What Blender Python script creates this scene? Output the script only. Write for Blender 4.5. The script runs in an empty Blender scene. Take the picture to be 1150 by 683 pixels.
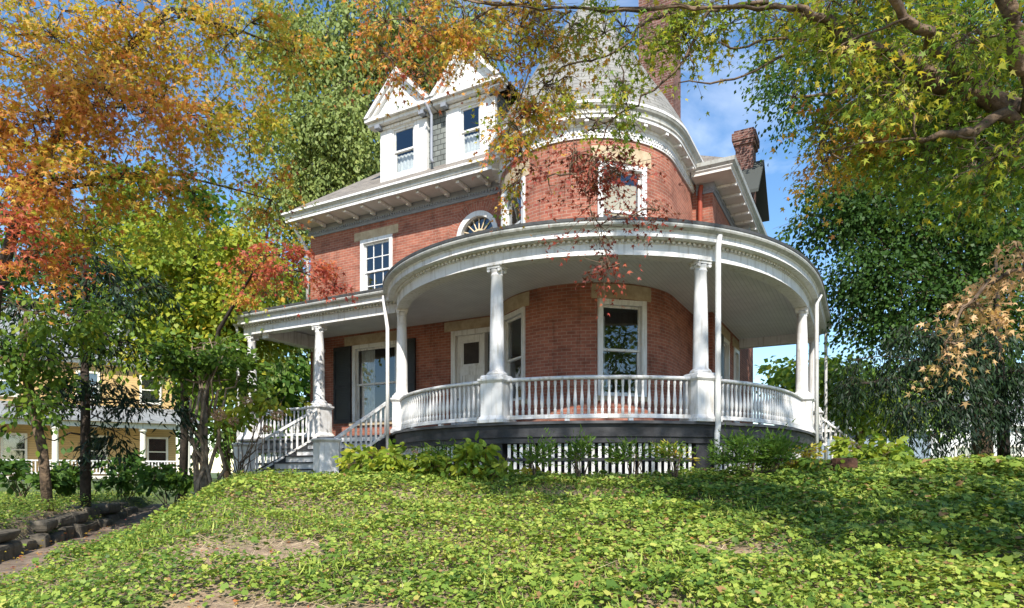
import bpy, math, random
import numpy as np
from mathutils import Vector, Matrix
random.seed(7); rng = np.random.default_rng(11)
R = math.radians
SC = bpy.context.scene
COL = SC.collection

# ------------------------------------------------------------------ frame of reference
F_PX, YH, CX, EYE = 720.0, 530.0, 575.0, 0.1
HC = np.array([1.92, 16.35])                      # tower axis on the ground
EX = np.array([.877, -.480]); EX /= np.linalg.norm(EX); EY = np.array([-EX[1], EX[0]])
HROT = math.atan2(EX[1], EX[0])
def W(px, py, Z): return np.array([(px-CX)/F_PX*Z, Z, EYE+(YH-py)/F_PX*Z])
def HW(x, y): return HC + x*EX + y*EY

# ------------------------------------------------------------------ materials
def new_mat(name):
    m = bpy.data.materials.new(name); m.use_nodes = True
    nt = m.node_tree; b = nt.nodes['Principled BSDF']
    return m, nt, b
def N(nt, t, **kw):
    n = nt.nodes.new(t)
    for k, v in kw.items():
        if hasattr(n, k): setattr(n, k, v)
        else: n.inputs[k].default_value = v
    return n
def ramp(nt, fac, stops, interp='LINEAR'):
    r = nt.nodes.new('ShaderNodeValToRGB'); r.color_ramp.interpolation = interp
    e = r.color_ramp.elements
    while len(e) < len(stops): e.new(.5)
    for i, (p, c) in enumerate(stops):
        e[i].position = p; e[i].color = (*c, 1)
    nt.links.new(fac, r.inputs['Fac']); return r
def mixc(nt, fac, a, b, mode='MIX'):
    m = nt.nodes.new('ShaderNodeMix'); m.data_type = 'RGBA'; m.blend_type = mode
    for s, v in ((m.inputs[0], fac), (m.inputs[6], a), (m.inputs[7], b)):
        if hasattr(v, 'is_linked'): nt.links.new(v, s)
        else: s.default_value = v if not isinstance(v, tuple) or len(v) == 4 else (*v, 1)
    return m.outputs[2]
def noisy(name, c1, c2, scale=3, rough=.6, bump=0, bscale=40, detail=5, spec=.3, lo=.35, hi=.65):
    m, nt, b = new_mat(name)
    tc = N(nt, 'ShaderNodeTexCoord'); n = N(nt, 'ShaderNodeTexNoise', Scale=scale, Detail=detail, Roughness=.65)
    nt.links.new(tc.outputs['Object'], n.inputs['Vector'])
    r = ramp(nt, n.outputs['Fac'], [(lo, c1), (hi, c2)])
    nt.links.new(r.outputs['Color'], b.inputs['Base Color'])
    b.inputs['Roughness'].default_value = rough; b.inputs['Specular IOR Level'].default_value = spec
    if bump:
        n2 = N(nt, 'ShaderNodeTexNoise', Scale=bscale, Detail=4)
        nt.links.new(tc.outputs['Object'], n2.inputs['Vector'])
        bp = N(nt, 'ShaderNodeBump', Strength=bump, Distance=.02)
        nt.links.new(n2.outputs['Fac'], bp.inputs['Height']); nt.links.new(bp.outputs['Normal'], b.inputs['Normal'])
    return m
def brickmat(name, c1, c2, mortar, bw, bh, ms, stain=.35, bump=.35, offset=.5, rough=.85):
    m, nt, b = new_mat(name)
    uv = N(nt, 'ShaderNodeTexCoord'); br = N(nt, 'ShaderNodeTexBrick', offset=offset)
    br.inputs['Color1'].default_value = (*c1, 1); br.inputs['Color2'].default_value = (*c2, 1); br.inputs['Mortar'].default_value = (*mortar, 1)
    br.inputs['Scale'].default_value = 1; br.inputs['Mortar Size'].default_value = ms; br.inputs['Mortar Smooth'].default_value = .25
    br.inputs['Bias'].default_value = -.1
    br.inputs['Brick Width'].default_value = bw; br.inputs['Row Height'].default_value = bh
    nt.links.new(uv.outputs['UV'], br.inputs['Vector'])
    n = N(nt, 'ShaderNodeTexNoise', Scale=1.3, Detail=7, Roughness=.7); nt.links.new(uv.outputs['UV'], n.inputs['Vector'])
    r = ramp(nt, n.outputs['Fac'], [(.3, (1-stain,)*3), (.5, (1, 1, 1)), (.72, (1+stain*.5,)*3)])
    c = mixc(nt, 1.0, br.outputs['Color'], r.outputs['Color'], 'MULTIPLY')
    mp = N(nt, 'ShaderNodeMapping'); mp.inputs['Scale'].default_value = (3.2, .35, 1); nt.links.new(uv.outputs['UV'], mp.inputs[0])
    n3 = N(nt, 'ShaderNodeTexNoise', Scale=1.6, Detail=6, Roughness=.65); nt.links.new(mp.outputs[0], n3.inputs['Vector'])
    r3 = ramp(nt, n3.outputs['Fac'], [(.30, (1-stain*.9,)*3), (.46, (1, 1, 1)), (.70, (1, 1, 1)), (.80, (1.12, 1.10, 1.08))]); c = mixc(nt, 1.0, c, r3.outputs['Color'], 'MULTIPLY')
    mp2 = N(nt, 'ShaderNodeMapping'); mp2.inputs['Scale'].default_value = (1/bw, 1/bh, 1); nt.links.new(uv.outputs['UV'], mp2.inputs[0])
    n4 = N(nt, 'ShaderNodeTexNoise', Scale=.55, Detail=1); nt.links.new(mp2.outputs[0], n4.inputs['Vector'])
    r4 = ramp(nt, n4.outputs['Fac'], [(.30, (.84, .82, .82)), (.5, (1, 1, 1)), (.72, (1.08, 1.06, 1.04))]); c = mixc(nt, 1.0, c, r4.outputs['Color'], 'MULTIPLY')
    nt.links.new(c, b.inputs['Base Color']); b.inputs['Roughness'].default_value = rough; b.inputs['Specular IOR Level'].default_value = .2
    bp = N(nt, 'ShaderNodeBump', Strength=bump, Distance=.01, invert=True)
    nt.links.new(br.outputs['Fac'], bp.inputs['Height']); nt.links.new(bp.outputs['Normal'], b.inputs['Normal'])
    return m
def stripes(name, c, line, axis, period, width=.1, rough=.5):
    m, nt, b = new_mat(name)
    tc = N(nt, 'ShaderNodeTexCoord'); sp = N(nt, 'ShaderNodeSeparateXYZ'); nt.links.new(tc.outputs['Object'], sp.inputs[0])
    md = N(nt, 'ShaderNodeMath', operation='PINGPONG'); nt.links.new(sp.outputs[axis], md.inputs[0]); md.inputs[1].default_value = period/2
    lt = N(nt, 'ShaderNodeMath', operation='LESS_THAN'); nt.links.new(md.outputs[0], lt.inputs[0]); lt.inputs[1].default_value = period*width/2
    n = N(nt, 'ShaderNodeTexNoise', Scale=2.5, Detail=6); nt.links.new(tc.outputs['Object'], n.inputs['Vector'])
    r = ramp(nt, n.outputs['Fac'], [(.3, tuple(x*.88 for x in c)), (.65, c)])
    nt.links.new(mixc(nt, lt.outputs[0], r.outputs['Color'], line), b.inputs['Base Color'])
    b.inputs['Roughness'].default_value = rough
    bp = N(nt, 'ShaderNodeBump', Strength=.6, Distance=.008, invert=True)
    nt.links.new(lt.outputs[0], bp.inputs['Height']); nt.links.new(bp.outputs['Normal'], b.inputs['Normal'])
    return m
def white_paint(name, c=(.70, .69, .67), d=(.57, .555, .52), rough=.45):
    m, nt, b = new_mat(name)
    tc = N(nt, 'ShaderNodeTexCoord')
    n = N(nt, 'ShaderNodeTexNoise', Scale=2.2, Detail=8, Roughness=.7); nt.links.new(tc.outputs['Object'], n.inputs['Vector'])
    r = ramp(nt, n.outputs['Fac'], [(.33, d), (.5, c), (.8, tuple(min(1, x*1.02) for x in c))])
    mp = N(nt, 'ShaderNodeMapping'); mp.inputs['Scale'].default_value = (14, 14, 1.5); nt.links.new(tc.outputs['Object'], mp.inputs[0])
    n2 = N(nt, 'ShaderNodeTexNoise', Scale=1.0, Detail=5); nt.links.new(mp.outputs[0], n2.inputs['Vector'])
    r2 = ramp(nt, n2.outputs['Fac'], [(.30, (.70, .67, .62)), (.48, (1, 1, 1))])
    nt.links.new(mixc(nt, 1.0, r.outputs['Color'], r2.outputs['Color'], 'MULTIPLY'), b.inputs['Base Color'])
    b.inputs['Roughness'].default_value = rough
    bp = N(nt, 'ShaderNodeBump', Strength=.08, Distance=.01); nt.links.new(n2.outputs['Fac'], bp.inputs['Height']); nt.links.new(bp.outputs['Normal'], b.inputs['Normal'])
    return m

LEAF_STOPS = [(0.0, (.030, .070, .018)), (.15, (.065, .14, .026)), (.30, (.15, .25, .035)), (.42, (.30, .37, .04)),
              (.54, (.52, .42, .05)), (.66, (.60, .30, .07)), (.78, (.58, .19, .09)), (.88, (.42, .085, .065)), (1.0, (.09, .027, .017))]
def leafmat(name, stops=LEAF_STOPS, transl=.45, rough=.5):
    m, nt, b = new_mat(name); out = nt.nodes['Material Output']
    a = N(nt, 'ShaderNodeAttribute', attribute_name='hue')
    r = ramp(nt, a.outputs['Fac'], stops)
    nt.links.new(r.outputs['Color'], b.inputs['Base Color']); b.inputs['Roughness'].default_value = rough; b.inputs['Specular IOR Level'].default_value = .25
    t = N(nt, 'ShaderNodeBsdfTranslucent')
    tint = mixc(nt, 1.0, r.outputs['Color'], (1.25, 1.15, .7, 1), 'MULTIPLY'); nt.links.new(tint, t.inputs['Color'])
    mx = N(nt, 'ShaderNodeMixShader'); mx.inputs[0].default_value = transl
    nt.links.new(b.outputs[0], mx.inputs[1]); nt.links.new(t.outputs[0], mx.inputs[2]); nt.links.new(mx.outputs[0], out.inputs['Surface'])
    return m

M = {}
M['white'] = white_paint('white_paint')
M['white_rail'] = white_paint('white_paint_worn', (.70, .69, .675), (.52, .50, .47))
M['gutter'] = white_paint('gutter_paint', (.43, .43, .40), (.29, .29, .265))
M['ceil'] = stripes('porch_ceiling_boards', (.74, .74, .74), (.52, .52, .52), 0, .09, .12)
M['brick'] = brickmat('red_brick', (.33, .120, .078), (.25, .086, .058), (.33, .22, .165), .215, .075, .0075, stain=.45)
M['brick_dark'] = brickmat('weathered_brick', (.165, .075, .058), (.11, .05, .042), (.24, .18, .155), .215, .075, .009, stain=.5)
M['stone'] = noisy('sandstone', (.36, .27, .17), (.50, .40, .27), 5, .85, .4, 25)
M['roof'] = brickmat('grey_shingle', (.235, .21, .18), (.19, .17, .15), (.11, .10, .09), .32, .14, .010, stain=.2, bump=.5)
M['cone'] = brickmat('pale_slate', (.245, .24, .222), (.215, .21, .195), (.12, .115, .10), .26, .125, .009, stain=.3, bump=.5)
M['slate_wall'] = brickmat('grey_wall_shingle', (.20, .215, .20), (.15, .165, .155), (.06, .065, .06), .2, .12, .012, stain=.25)
M['porch_roof'] = noisy('dark_porch_roofing', (.035, .037, .037), (.07, .07, .068), 6, .6, .2)
M['frieze'] = noisy('grey_blue_shade_tone', (.20, .215, .25), (.25, .265, .30), 4, .6)  # grey-blue with the shade under the eaves put into the colour
M['soffit'] = noisy('soffit_paint', (.58, .54, .50), (.68, .65, .61), 3, .6)
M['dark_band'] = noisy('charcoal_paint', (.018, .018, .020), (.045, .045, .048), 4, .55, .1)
M['deck'] = noisy('grey_deck_paint', (.06, .06, .063), (.10, .10, .105), 4, .6)
M['shutter'] = stripes('black_shutter', (.018, .020, .025), (.006, .006, .008), 2, .05, .25, .45)
M['slats'] = stripes('white_clapboard', (.72, .72, .70), (.48, .48, .47), 2, .11, .14)
M['step'] = white_paint('worn_step_paint', (.72, .72, .72), (.52, .52, .53))
M['tread'] = noisy('dark_tread', (.03, .03, .032), (.07, .07, .075), 6, .6)
M['copper'] = noisy('red_downspout_paint', (.28, .055, .035), (.36, .09, .05), 3, .5)
M['red_wood'] = noisy('red_painted_wall', (.30, .07, .06), (.42, .12, .10), 4, .6)
M['grey_side'] = stripes('grey_siding', (.42, .44, .46), (.25, .26, .28), 2, .16, .1)
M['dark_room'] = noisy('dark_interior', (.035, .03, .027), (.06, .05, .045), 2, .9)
M['curtain'] = noisy('sheer_curtain', (.55, .55, .55), (.75, .75, .74), 9, .9)
M['blind'] = noisy('tan_blind', (.50, .40, .26), (.58, .48, .33), 3, .9)
M['bark'] = noisy('brown_bark', (.045, .032, .022), (.20, .135, .085), 9, .95, 1.0, 22)
M['bark_pale'] = noisy('pale_bark', (.12, .09, .06), (.30, .235, .17), 6, .9, .8, 30)
M['bark_dark'] = noisy('dark_bark', (.02, .016, .012), (.07, .052, .04), 7, .9, .8, 30)
M['rock'] = noisy('mossy_stone', (.06, .052, .04), (.16, .135, .10), 3, .9, .8, 9)
M['pathm'] = noisy('leaf_strewn_path', (.10, .075, .055), (.25, .19, .14), 4, .95, .6, 18)
M['stump'] = noisy('reddish_stump', (.06, .028, .018), (.14, .065, .04), 5, .9, .8, 22)
M['leaf'] = leafmat('autumn_leaf')
PALE = [(0, (.07, .115, .04)), (.3, (.21, .27, .075)), (.5, (.36, .38, .12)), (1, (.45, .38, .15))]
M['leaf_pale'] = leafmat('pale_oak_leaf', PALE, .35)
M['leaf_peach'] = leafmat('peach_leaf', [(0, (.30, .28, .06)), (.35, (.55, .36, .16)), (.7, (.60, .38, .20)), (1, (.52, .24, .12))], .35)
M['needle'] = leafmat('conifer_needles', [(0, (.008, .018, .008)), (.5, (.022, .048, .016)), (1, (.09, .14, .04))], .15)
M['ivy'] = leafmat('ground_cover_leaf', [(0, (.07, .14, .025)), (.3, (.17, .265, .04)), (.6, (.33, .41, .07)), (.85, (.48, .50, .11)), (1, (.34, .20, .09))], .35)
M['flower'] = leafmat('faded_bloom', [(0, (.35, .24, .12)), (1, (.55, .34, .25))], .3)

def glassmat():
    m, nt, b = new_mat('window_glass'); out = nt.nodes['Material Output']
    t = N(nt, 'ShaderNodeBsdfTransparent'); t.inputs[0].default_value = (.80, .84, .84, 1)
    g = N(nt, 'ShaderNodeBsdfGlossy'); g.inputs['Roughness'].default_value = .015; g.inputs['Color'].default_value = (.95, .97, 1, 1)
    lw = N(nt, 'ShaderNodeLayerWeight'); lw.inputs[0].default_value = .5
    pw = N(nt, 'ShaderNodeMath', operation='POWER'); pw.inputs[1].default_value = 3.5; nt.links.new(lw.outputs['Facing'], pw.inputs[0])
    mp = N(nt, 'ShaderNodeMath', operation='MULTIPLY_ADD', use_clamp=True); mp.inputs[1].default_value = .75; mp.inputs[2].default_value = .11; nt.links.new(pw.outputs[0], mp.inputs[0])
    tc = N(nt, 'ShaderNodeTexCoord'); n = N(nt, 'ShaderNodeTexNoise', Scale=1.6, Detail=1); nt.links.new(tc.outputs['Object'], n.inputs['Vector'])
    bp = N(nt, 'ShaderNodeBump', Strength=.05, Distance=.05); nt.links.new(n.outputs['Fac'], bp.inputs['Height']); nt.links.new(bp.outputs[0], g.inputs['Normal'])
    mx = N(nt, 'ShaderNodeMixShader'); nt.links.new(mp.outputs[0], mx.inputs[0]); nt.links.new(t.outputs[0], mx.inputs[1]); nt.links.new(g.outputs[0], mx.inputs[2])
    nt.links.new(mx.outputs[0], out.inputs['Surface']); return m
M['glass'] = glassmat()

# ------------------------------------------------------------------ objects
def empty(name, loc=(0, 0, 0), rz=0):
    o = bpy.data.objects.new(name, None); COL.objects.link(o); o.location = loc; o.rotation_euler = (0, 0, rz); o.empty_display_size = .3
    return o
def tag(o, label=None, cat=None, group=None, kind=None):
    if label: o['label'] = label
    if cat: o['category'] = cat
    if group: o['group'] = group
    if kind: o['kind'] = kind
    return o
class MB:
    def __init__(s): s.v = []; s.f = []; s.uv = {}
    def add(s, vs, fs, uvs=None):
        b = len(s.v); s.v += [tuple(map(float, p)) for p in vs]
        for i, f in enumerate(fs):
            if uvs is not None: s.uv[len(s.f)] = uvs[i]
            s.f.append(tuple(b+k for k in f))
    def quad(s, a, b, c, d, uv=None): s.add([a, b, c, d], [(0, 1, 2, 3)], [uv] if uv else None)
    def hexa(s, bot, top):          # 4 bottom, 4 top points
        s.add(list(bot)+list(top), [(3, 2, 1, 0), (4, 5, 6, 7), (0, 1, 5, 4), (1, 2, 6, 5), (2, 3, 7, 6), (3, 0, 4, 7)])
    def box(s, c, d, U=(1, 0), bev=0):        # centre, full size; U horizontal axis of the x side
        ux, uy = U; x, y, z = (k/2 for k in d)
        P = lambda a, b, e: (c[0]+a*ux-b*uy, c[1]+a*uy+b*ux, c[2]+e)
        s.hexa([P(-x, -y, -z), P(x, -y, -z), P(x, y, -z), P(-x, y, -z)], [P(-x, -y, z), P(x, -y, z), P(x, y, z), P(-x, y, z)])
    def lathe(s, prof, c=(0, 0, 0), n=16, cap=True, square=False, rot=0):
        k = math.sqrt(2) if square else 1
        if square: n = 4
        vs = []; fs = []
        for r, z in prof:
            for i in range(n):
                a = 2*math.pi*(i+(.5 if square else 0))/n+rot; vs.append((c[0]+r*k*math.cos(a), c[1]+r*k*math.sin(a), c[2]+z))
        for j in range(len(prof)-1):
            for i in range(n):
                i2 = (i+1) % n; fs.append((j*n+i, j*n+i2, (j+1)*n+i2, (j+1)*n+i))
        if cap:
            fs.append(tuple(range(n-1, -1, -1))); fs.append(tuple((len(prof)-1)*n+i for i in range(n)))
        s.add(vs, fs)
    def tube(s, pts, rad, n=6, cap=True):
        pts = [Vector(p) for p in pts]
        if not hasattr(rad, '__len__'): rad = [rad]*len(pts)
        vs = []; fs = []; prev = None
        for i, p in enumerate(pts):
            t = (pts[min(i+1, len(pts)-1)]-pts[max(i-1, 0)])
            t = t.normalized() if t.length > 1e-9 else Vector((0, 0, 1))
            if prev is None:
                a = t.cross(Vector((0, 0, 1)));  a = a if a.length > .05 else t.cross(Vector((1, 0, 0)))
            else: a = prev-t*prev.dot(t)
            a.normalize(); prev = a; b = t.cross(a)
            for k in range(n):
                an = 2*math.pi*k/n; vs.append(p+(a*math.cos(an)+b*math.sin(an))*rad[i])
        for j in range(len(pts)-1):
            for k in range(n):
                k2 = (k+1) % n; fs.append((j*n+k, j*n+k2, (j+1)*n+k2, (j+1)*n+k))
        if cap: fs.append(tuple(range(n-1, -1, -1))); fs.append(tuple((len(pts)-1)*n+k for k in range(n)))
        s.add(vs, fs)
    def build(s, name, mat, parent=None, smooth=False, loc=None, bevel=0):
        me = bpy.data.meshes.new(name); me.from_pydata(s.v, [], s.f)
        if s.uv:
            ul = me.uv_layers.new(name='UVMap')
            for fi, uvs in s.uv.items():
                p = me.polygons[fi]
                for k, li in enumerate(p.loop_indices): ul.data[li].uv = uvs[k]
        if smooth: me.polygons.foreach_set('use_smooth', [True]*len(me.polygons))
        me.materials.append(M[mat] if isinstance(mat, str) else mat); me.update()
        o = bpy.data.objects.new(name, me); COL.objects.link(o)
        if parent: o.parent = parent
        if loc is not None: o.location = loc
        if bevel:
            b = o.modifiers.new('bevel', 'BEVEL'); b.width = bevel; b.segments = 2; b.limit_method = 'ANGLE'; b.angle_limit = R(40)
        return o

def pol(r, deg, z=None):
    a = R(deg); p = (r*math.sin(a), -r*math.cos(a))
    return p if z is None else (*p, z)
def miter(path):
    ns = []
    segs = []
    for i in range(len(path)-1):
        dx, dy = path[i+1][0]-path[i][0], path[i+1][1]-path[i][1]; l = math.hypot(dx, dy); segs.append((dy/l, -dx/l))
    for i in range(len(path)):
        a = segs[max(i-1, 0)]; b = segs[min(i, len(segs)-1)]; k = 1+a[0]*b[0]+a[1]*b[1]
        ns.append(((a[0]+b[0])/k, (a[1]+b[1])/k))
    return ns
def offset(path, o): return [(p[0]+n[0]*o, p[1]+n[1]*o) for p, n in zip(path, miter(path))]
def sweep(mb, path, prof, closed=False, caps=False):
    ns = miter(path); m = len(prof); s = 0; S = [0]
    for i in range(1, len(path)): s += math.dist(path[i], path[i-1]); S.append(s)
    vs = [(p[0]+n[0]*o, p[1]+n[1]*o, z) for p, n in zip(path, ns) for o, z in prof]
    L = [0]
    for a, b in zip(prof, prof[1:]+prof[:1]): L.append(L[-1]+math.dist(a, b))
    fs = []; uvs = []
    for i in range(len(path)-1):
        for j in range(m if closed else m-1):
            j2 = (j+1) % m
            fs.append((i*m+j, (i+1)*m+j, (i+1)*m+j2, i*m+j2)); uvs.append([(S[i], L[j]), (S[i+1], L[j]), (S[i+1], L[j+1]), (S[i], L[j+1])])
    if caps:
        e = (len(path)-1)*m
        fs.append(tuple(range(m))); uvs.append([(0, 0)]*m); fs.append(tuple(range(e+m-1, e-1, -1))); uvs.append([(0, 0)]*m)
    mb.add(vs, fs, uvs)
def along(path, step, start=0.0):
    out = []; acc = start
    for i in range(len(path)-1):
        a, b = path[i], path[i+1]; l = math.dist(a, b)
        ux, uy = (b[0]-a[0])/l, (b[1]-a[1])/l
        while acc < l: out.append(((a[0]+ux*acc, a[1]+uy*acc), (ux, uy))); acc += step
        acc -= l
    return out

def dentils(mb, path, step, o0, o1, z0, z1):
    ns = along(path, step/2, .01); vs = []; fs = []
    for i, (p, u) in enumerate(ns):
        n = (u[1], -u[0]); seq = (o0, o1) if i % 2 == 0 else (o1, o0)
        for o in seq: vs += [(p[0]+n[0]*o, p[1]+n[1]*o, z0), (p[0]+n[0]*o, p[1]+n[1]*o, z1)]
    m = len(vs)//2
    for k in range(m-1): fs.append((2*k, 2*k+2, 2*k+3, 2*k+1))
    for i in range(0, len(ns)-1, 2): b = 4*i; fs.append((b, b+6, b+4, b+2))
    mb.add(vs, fs)
# ================================================================== THE HOUSE
house = empty('brick_house', (HC[0], HC[1], 0), HROT)
tag(house, 'red brick Victorian house with round corner tower and white curved wraparound porch', 'house')
H = house
YF, XL, RT = -.5, -9.2, 2.2          # front wall plane, left wall plane, tower radius
A0 = -math.degrees(math.acos(.5/RT))  # where tower meets front wall
ZF = 1.02                             # porch floor
YS, XS = 1.95, 2.72

def wall(mb, path, z0, z1, opens, depth=.22):
    """path of plan points; opens: (s0,s1,za,zb) along the path; leaves holes with reveals"""
    S = [0]
    for i in range(1, len(path)): S.append(S[-1]+math.dist(path[i], path[i-1]))
    ns = miter(path)
    def at(s, o=0):
        for i in range(len(S)-1):
            if s <= S[i+1]+1e-9:
                t = (s-S[i])/(S[i+1]-S[i]); p = [path[i][k]+(path[i+1][k]-path[i][k])*t for k in (0, 1)]
                n = [ns[i][k]+(ns[i+1][k]-ns[i][k])*t for k in (0, 1)]
                return (p[0]+n[0]*o, p[1]+n[1]*o)
        return path[-1]
    ss = sorted(set([round(x, 4) for x in S]+[round(x, 4) for o in opens for x in o[:2]]))
    zs = sorted(set([z0, z1]+[x for o in opens for x in o[2:4]]))
    for a, b in zip(ss, ss[1:]):
        if b-a < 1e-4: continue
        for c, d in zip(zs, zs[1:]):
            if any(o[0]-1e-4 <= a and b <= o[1]+1e-4 and o[2]-1e-4 <= c and d <= o[3]+1e-4 for o in opens): continue
            p, q = at(a), at(b)
            mb.quad((*p, c), (*q, c), (*q, d), (*p, d), [(a, c), (b, c), (b, d), (a, d)])
    for o in opens:
        for s in o[:2]:
            p, q = at(s), at(s, -depth); mb.quad((*p, o[2]), (*q, o[2]), (*q, o[3]), (*p, o[3]), [(s, o[2]), (s+depth, o[2]), (s+depth, o[3]), (s, o[3])])
        for z in o[2:4]:
            cuts = [x for x in ss if o[0]-1e-4 <= x <= o[1]+1e-4]
            for a, b in zip(cuts, cuts[1:]):
                mb.quad((*at(a), z), (*at(b), z), (*at(b, -depth), z), (*at(a, -depth), z), [(a, z), (b, z), (b, z+depth), (a, z+depth)])

# openings (front wall, s = x - XL)
W1 = (-7.44, -5.64, 1.60, 3.93); W2 = (-7.12, -5.89, 5.2, 7.06); DOOR = (-3.83, -2.42, ZF+.02, 3.98); ARC = (-2.98, .66, 5.2, 6.49)
def fo(o): return (o[0]-XL, o[1]-XL, o[2], o[3])
mb = MB()
xe = -RT*math.sin(R(-A0))
wall(mb, [(XL, YF), (xe+.05, YF)], .2, 7.9, [fo(W1), fo(W2), fo(DOOR), (ARC[0]-ARC[1]-XL, ARC[0]+ARC[1]-XL, ARC[2], ARC[3]+ARC[1])])
# spandrels above the arched opening
n = 14
for sgn in (-1, 1):
    for i in range(n):
        a, b = math.pi/2*i/n, math.pi/2*(i+1)/n
        x1, z1 = ARC[0]+sgn*ARC[1]*math.cos(a), ARC[3]+ARC[1]*math.sin(a); x2, z2 = ARC[0]+sgn*ARC[1]*math.cos(b), ARC[3]+ARC[1]*math.sin(b)
        zt = ARC[3]+ARC[1]
        mb.quad((x1, YF, z1), (x2, YF, z2), (x2, YF, zt), (x1, YF, zt), [(x1-XL, z1), (x2-XL, z2), (x2-XL, zt), (x1-XL, zt)])
        mb.quad((x1, YF, z1), (x2, YF, z2), (x2, YF+.2, z2), (x1, YF+.2, z1), [(a, 0), (b, 0), (b, .2), (a, .2)])
wall(mb, [(XL, 9.0), (XL, YF)], -.8, 7.9, [])
wall(mb, [(XS, YS), (XS, 9.0)], .2, 7.9, [(1.3, 2.3, 1.6, 3.9), (3.1, 4.0, 1.6, 3.9)])
wall(mb, [(XS, 9.0), (XL, 9.0)], -.8, 7.9, [])
wall(mb, [(RT, YS), (XS, YS)], .2, 7.9, [])
mb.build('wall', 'brick', H)
# tower
tpath = [pol(RT, A0+(90-A0)*i/48) for i in range(49)]+[(RT, YS)]
def tang(c, h): return (RT*R(c-h-A0), RT*R(c+h-A0))
TW = 15.6
tops = []
for c in (43.3, -34.0):
    s0, s1 = tang(c, TW); tops.append((s0, s1, 1.78, 3.93)); tops.append((s0, s1, 5.2, 6.95))
mb = MB(); wall(mb, tpath, .2, 7.6, tops); mb.build('tower_wall', 'brick', H)
# arch ring of bricks
mb = MB(); ri, ro = ARC[1]+.002, ARC[1]+.27
for i in range(40):
    a, b = math.pi*i/40, math.pi*(i+1)/40
    P = lambda r, t, y: (ARC[0]+r*math.cos(t), y, ARC[3]+r*math.sin(t))
    y = YF-.012
    mb.quad(P(ri, a, y), P(ro, a, y), P(ro, b, y), P(ri, b, y), [(0, a*.8), (.27, a*.8), (.27, b*.8), (0, b*.8)])
    mb.quad(P(ro, a, y), P(ro, a, YF+.01), P(ro, b, YF+.01), P(ro, b, y), [(0, a), (.02, a), (.02, b), (0, b)])
mb.build('brick_arch', 'brick', H)

class Fr:
    """a flat local frame on a wall: u to the right, n outwards"""
    def __init__(s, o, u): s.o = o; s.u = u; s.n = (u[1], -u[0])
    def p(s, u, n, z): return (s.o[0]+u*s.u[0]+n*s.n[0], s.o[1]+u*s.u[1]+n*s.n[1], z)
    def box(s, mb, u0, u1, n0, n1, z0, z1):
        mb.hexa([s.p(u0, n1, z0), s.p(u1, n1, z0), s.p(u1, n0, z0), s.p(u0, n0, z0)], [s.p(u0, n1, z1), s.p(u1, n1, z1), s.p(u1, n0, z1), s.p(u0, n0, z1)])
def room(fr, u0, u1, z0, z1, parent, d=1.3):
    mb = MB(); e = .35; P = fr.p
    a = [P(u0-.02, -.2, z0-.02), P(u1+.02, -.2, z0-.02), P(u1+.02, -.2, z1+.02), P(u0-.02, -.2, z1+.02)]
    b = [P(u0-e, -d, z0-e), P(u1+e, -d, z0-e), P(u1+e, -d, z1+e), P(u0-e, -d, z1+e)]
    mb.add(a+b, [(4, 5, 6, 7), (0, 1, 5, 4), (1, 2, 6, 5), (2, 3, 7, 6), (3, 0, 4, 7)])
    mb.build('room_interior', 'dark_room', parent)
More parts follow.
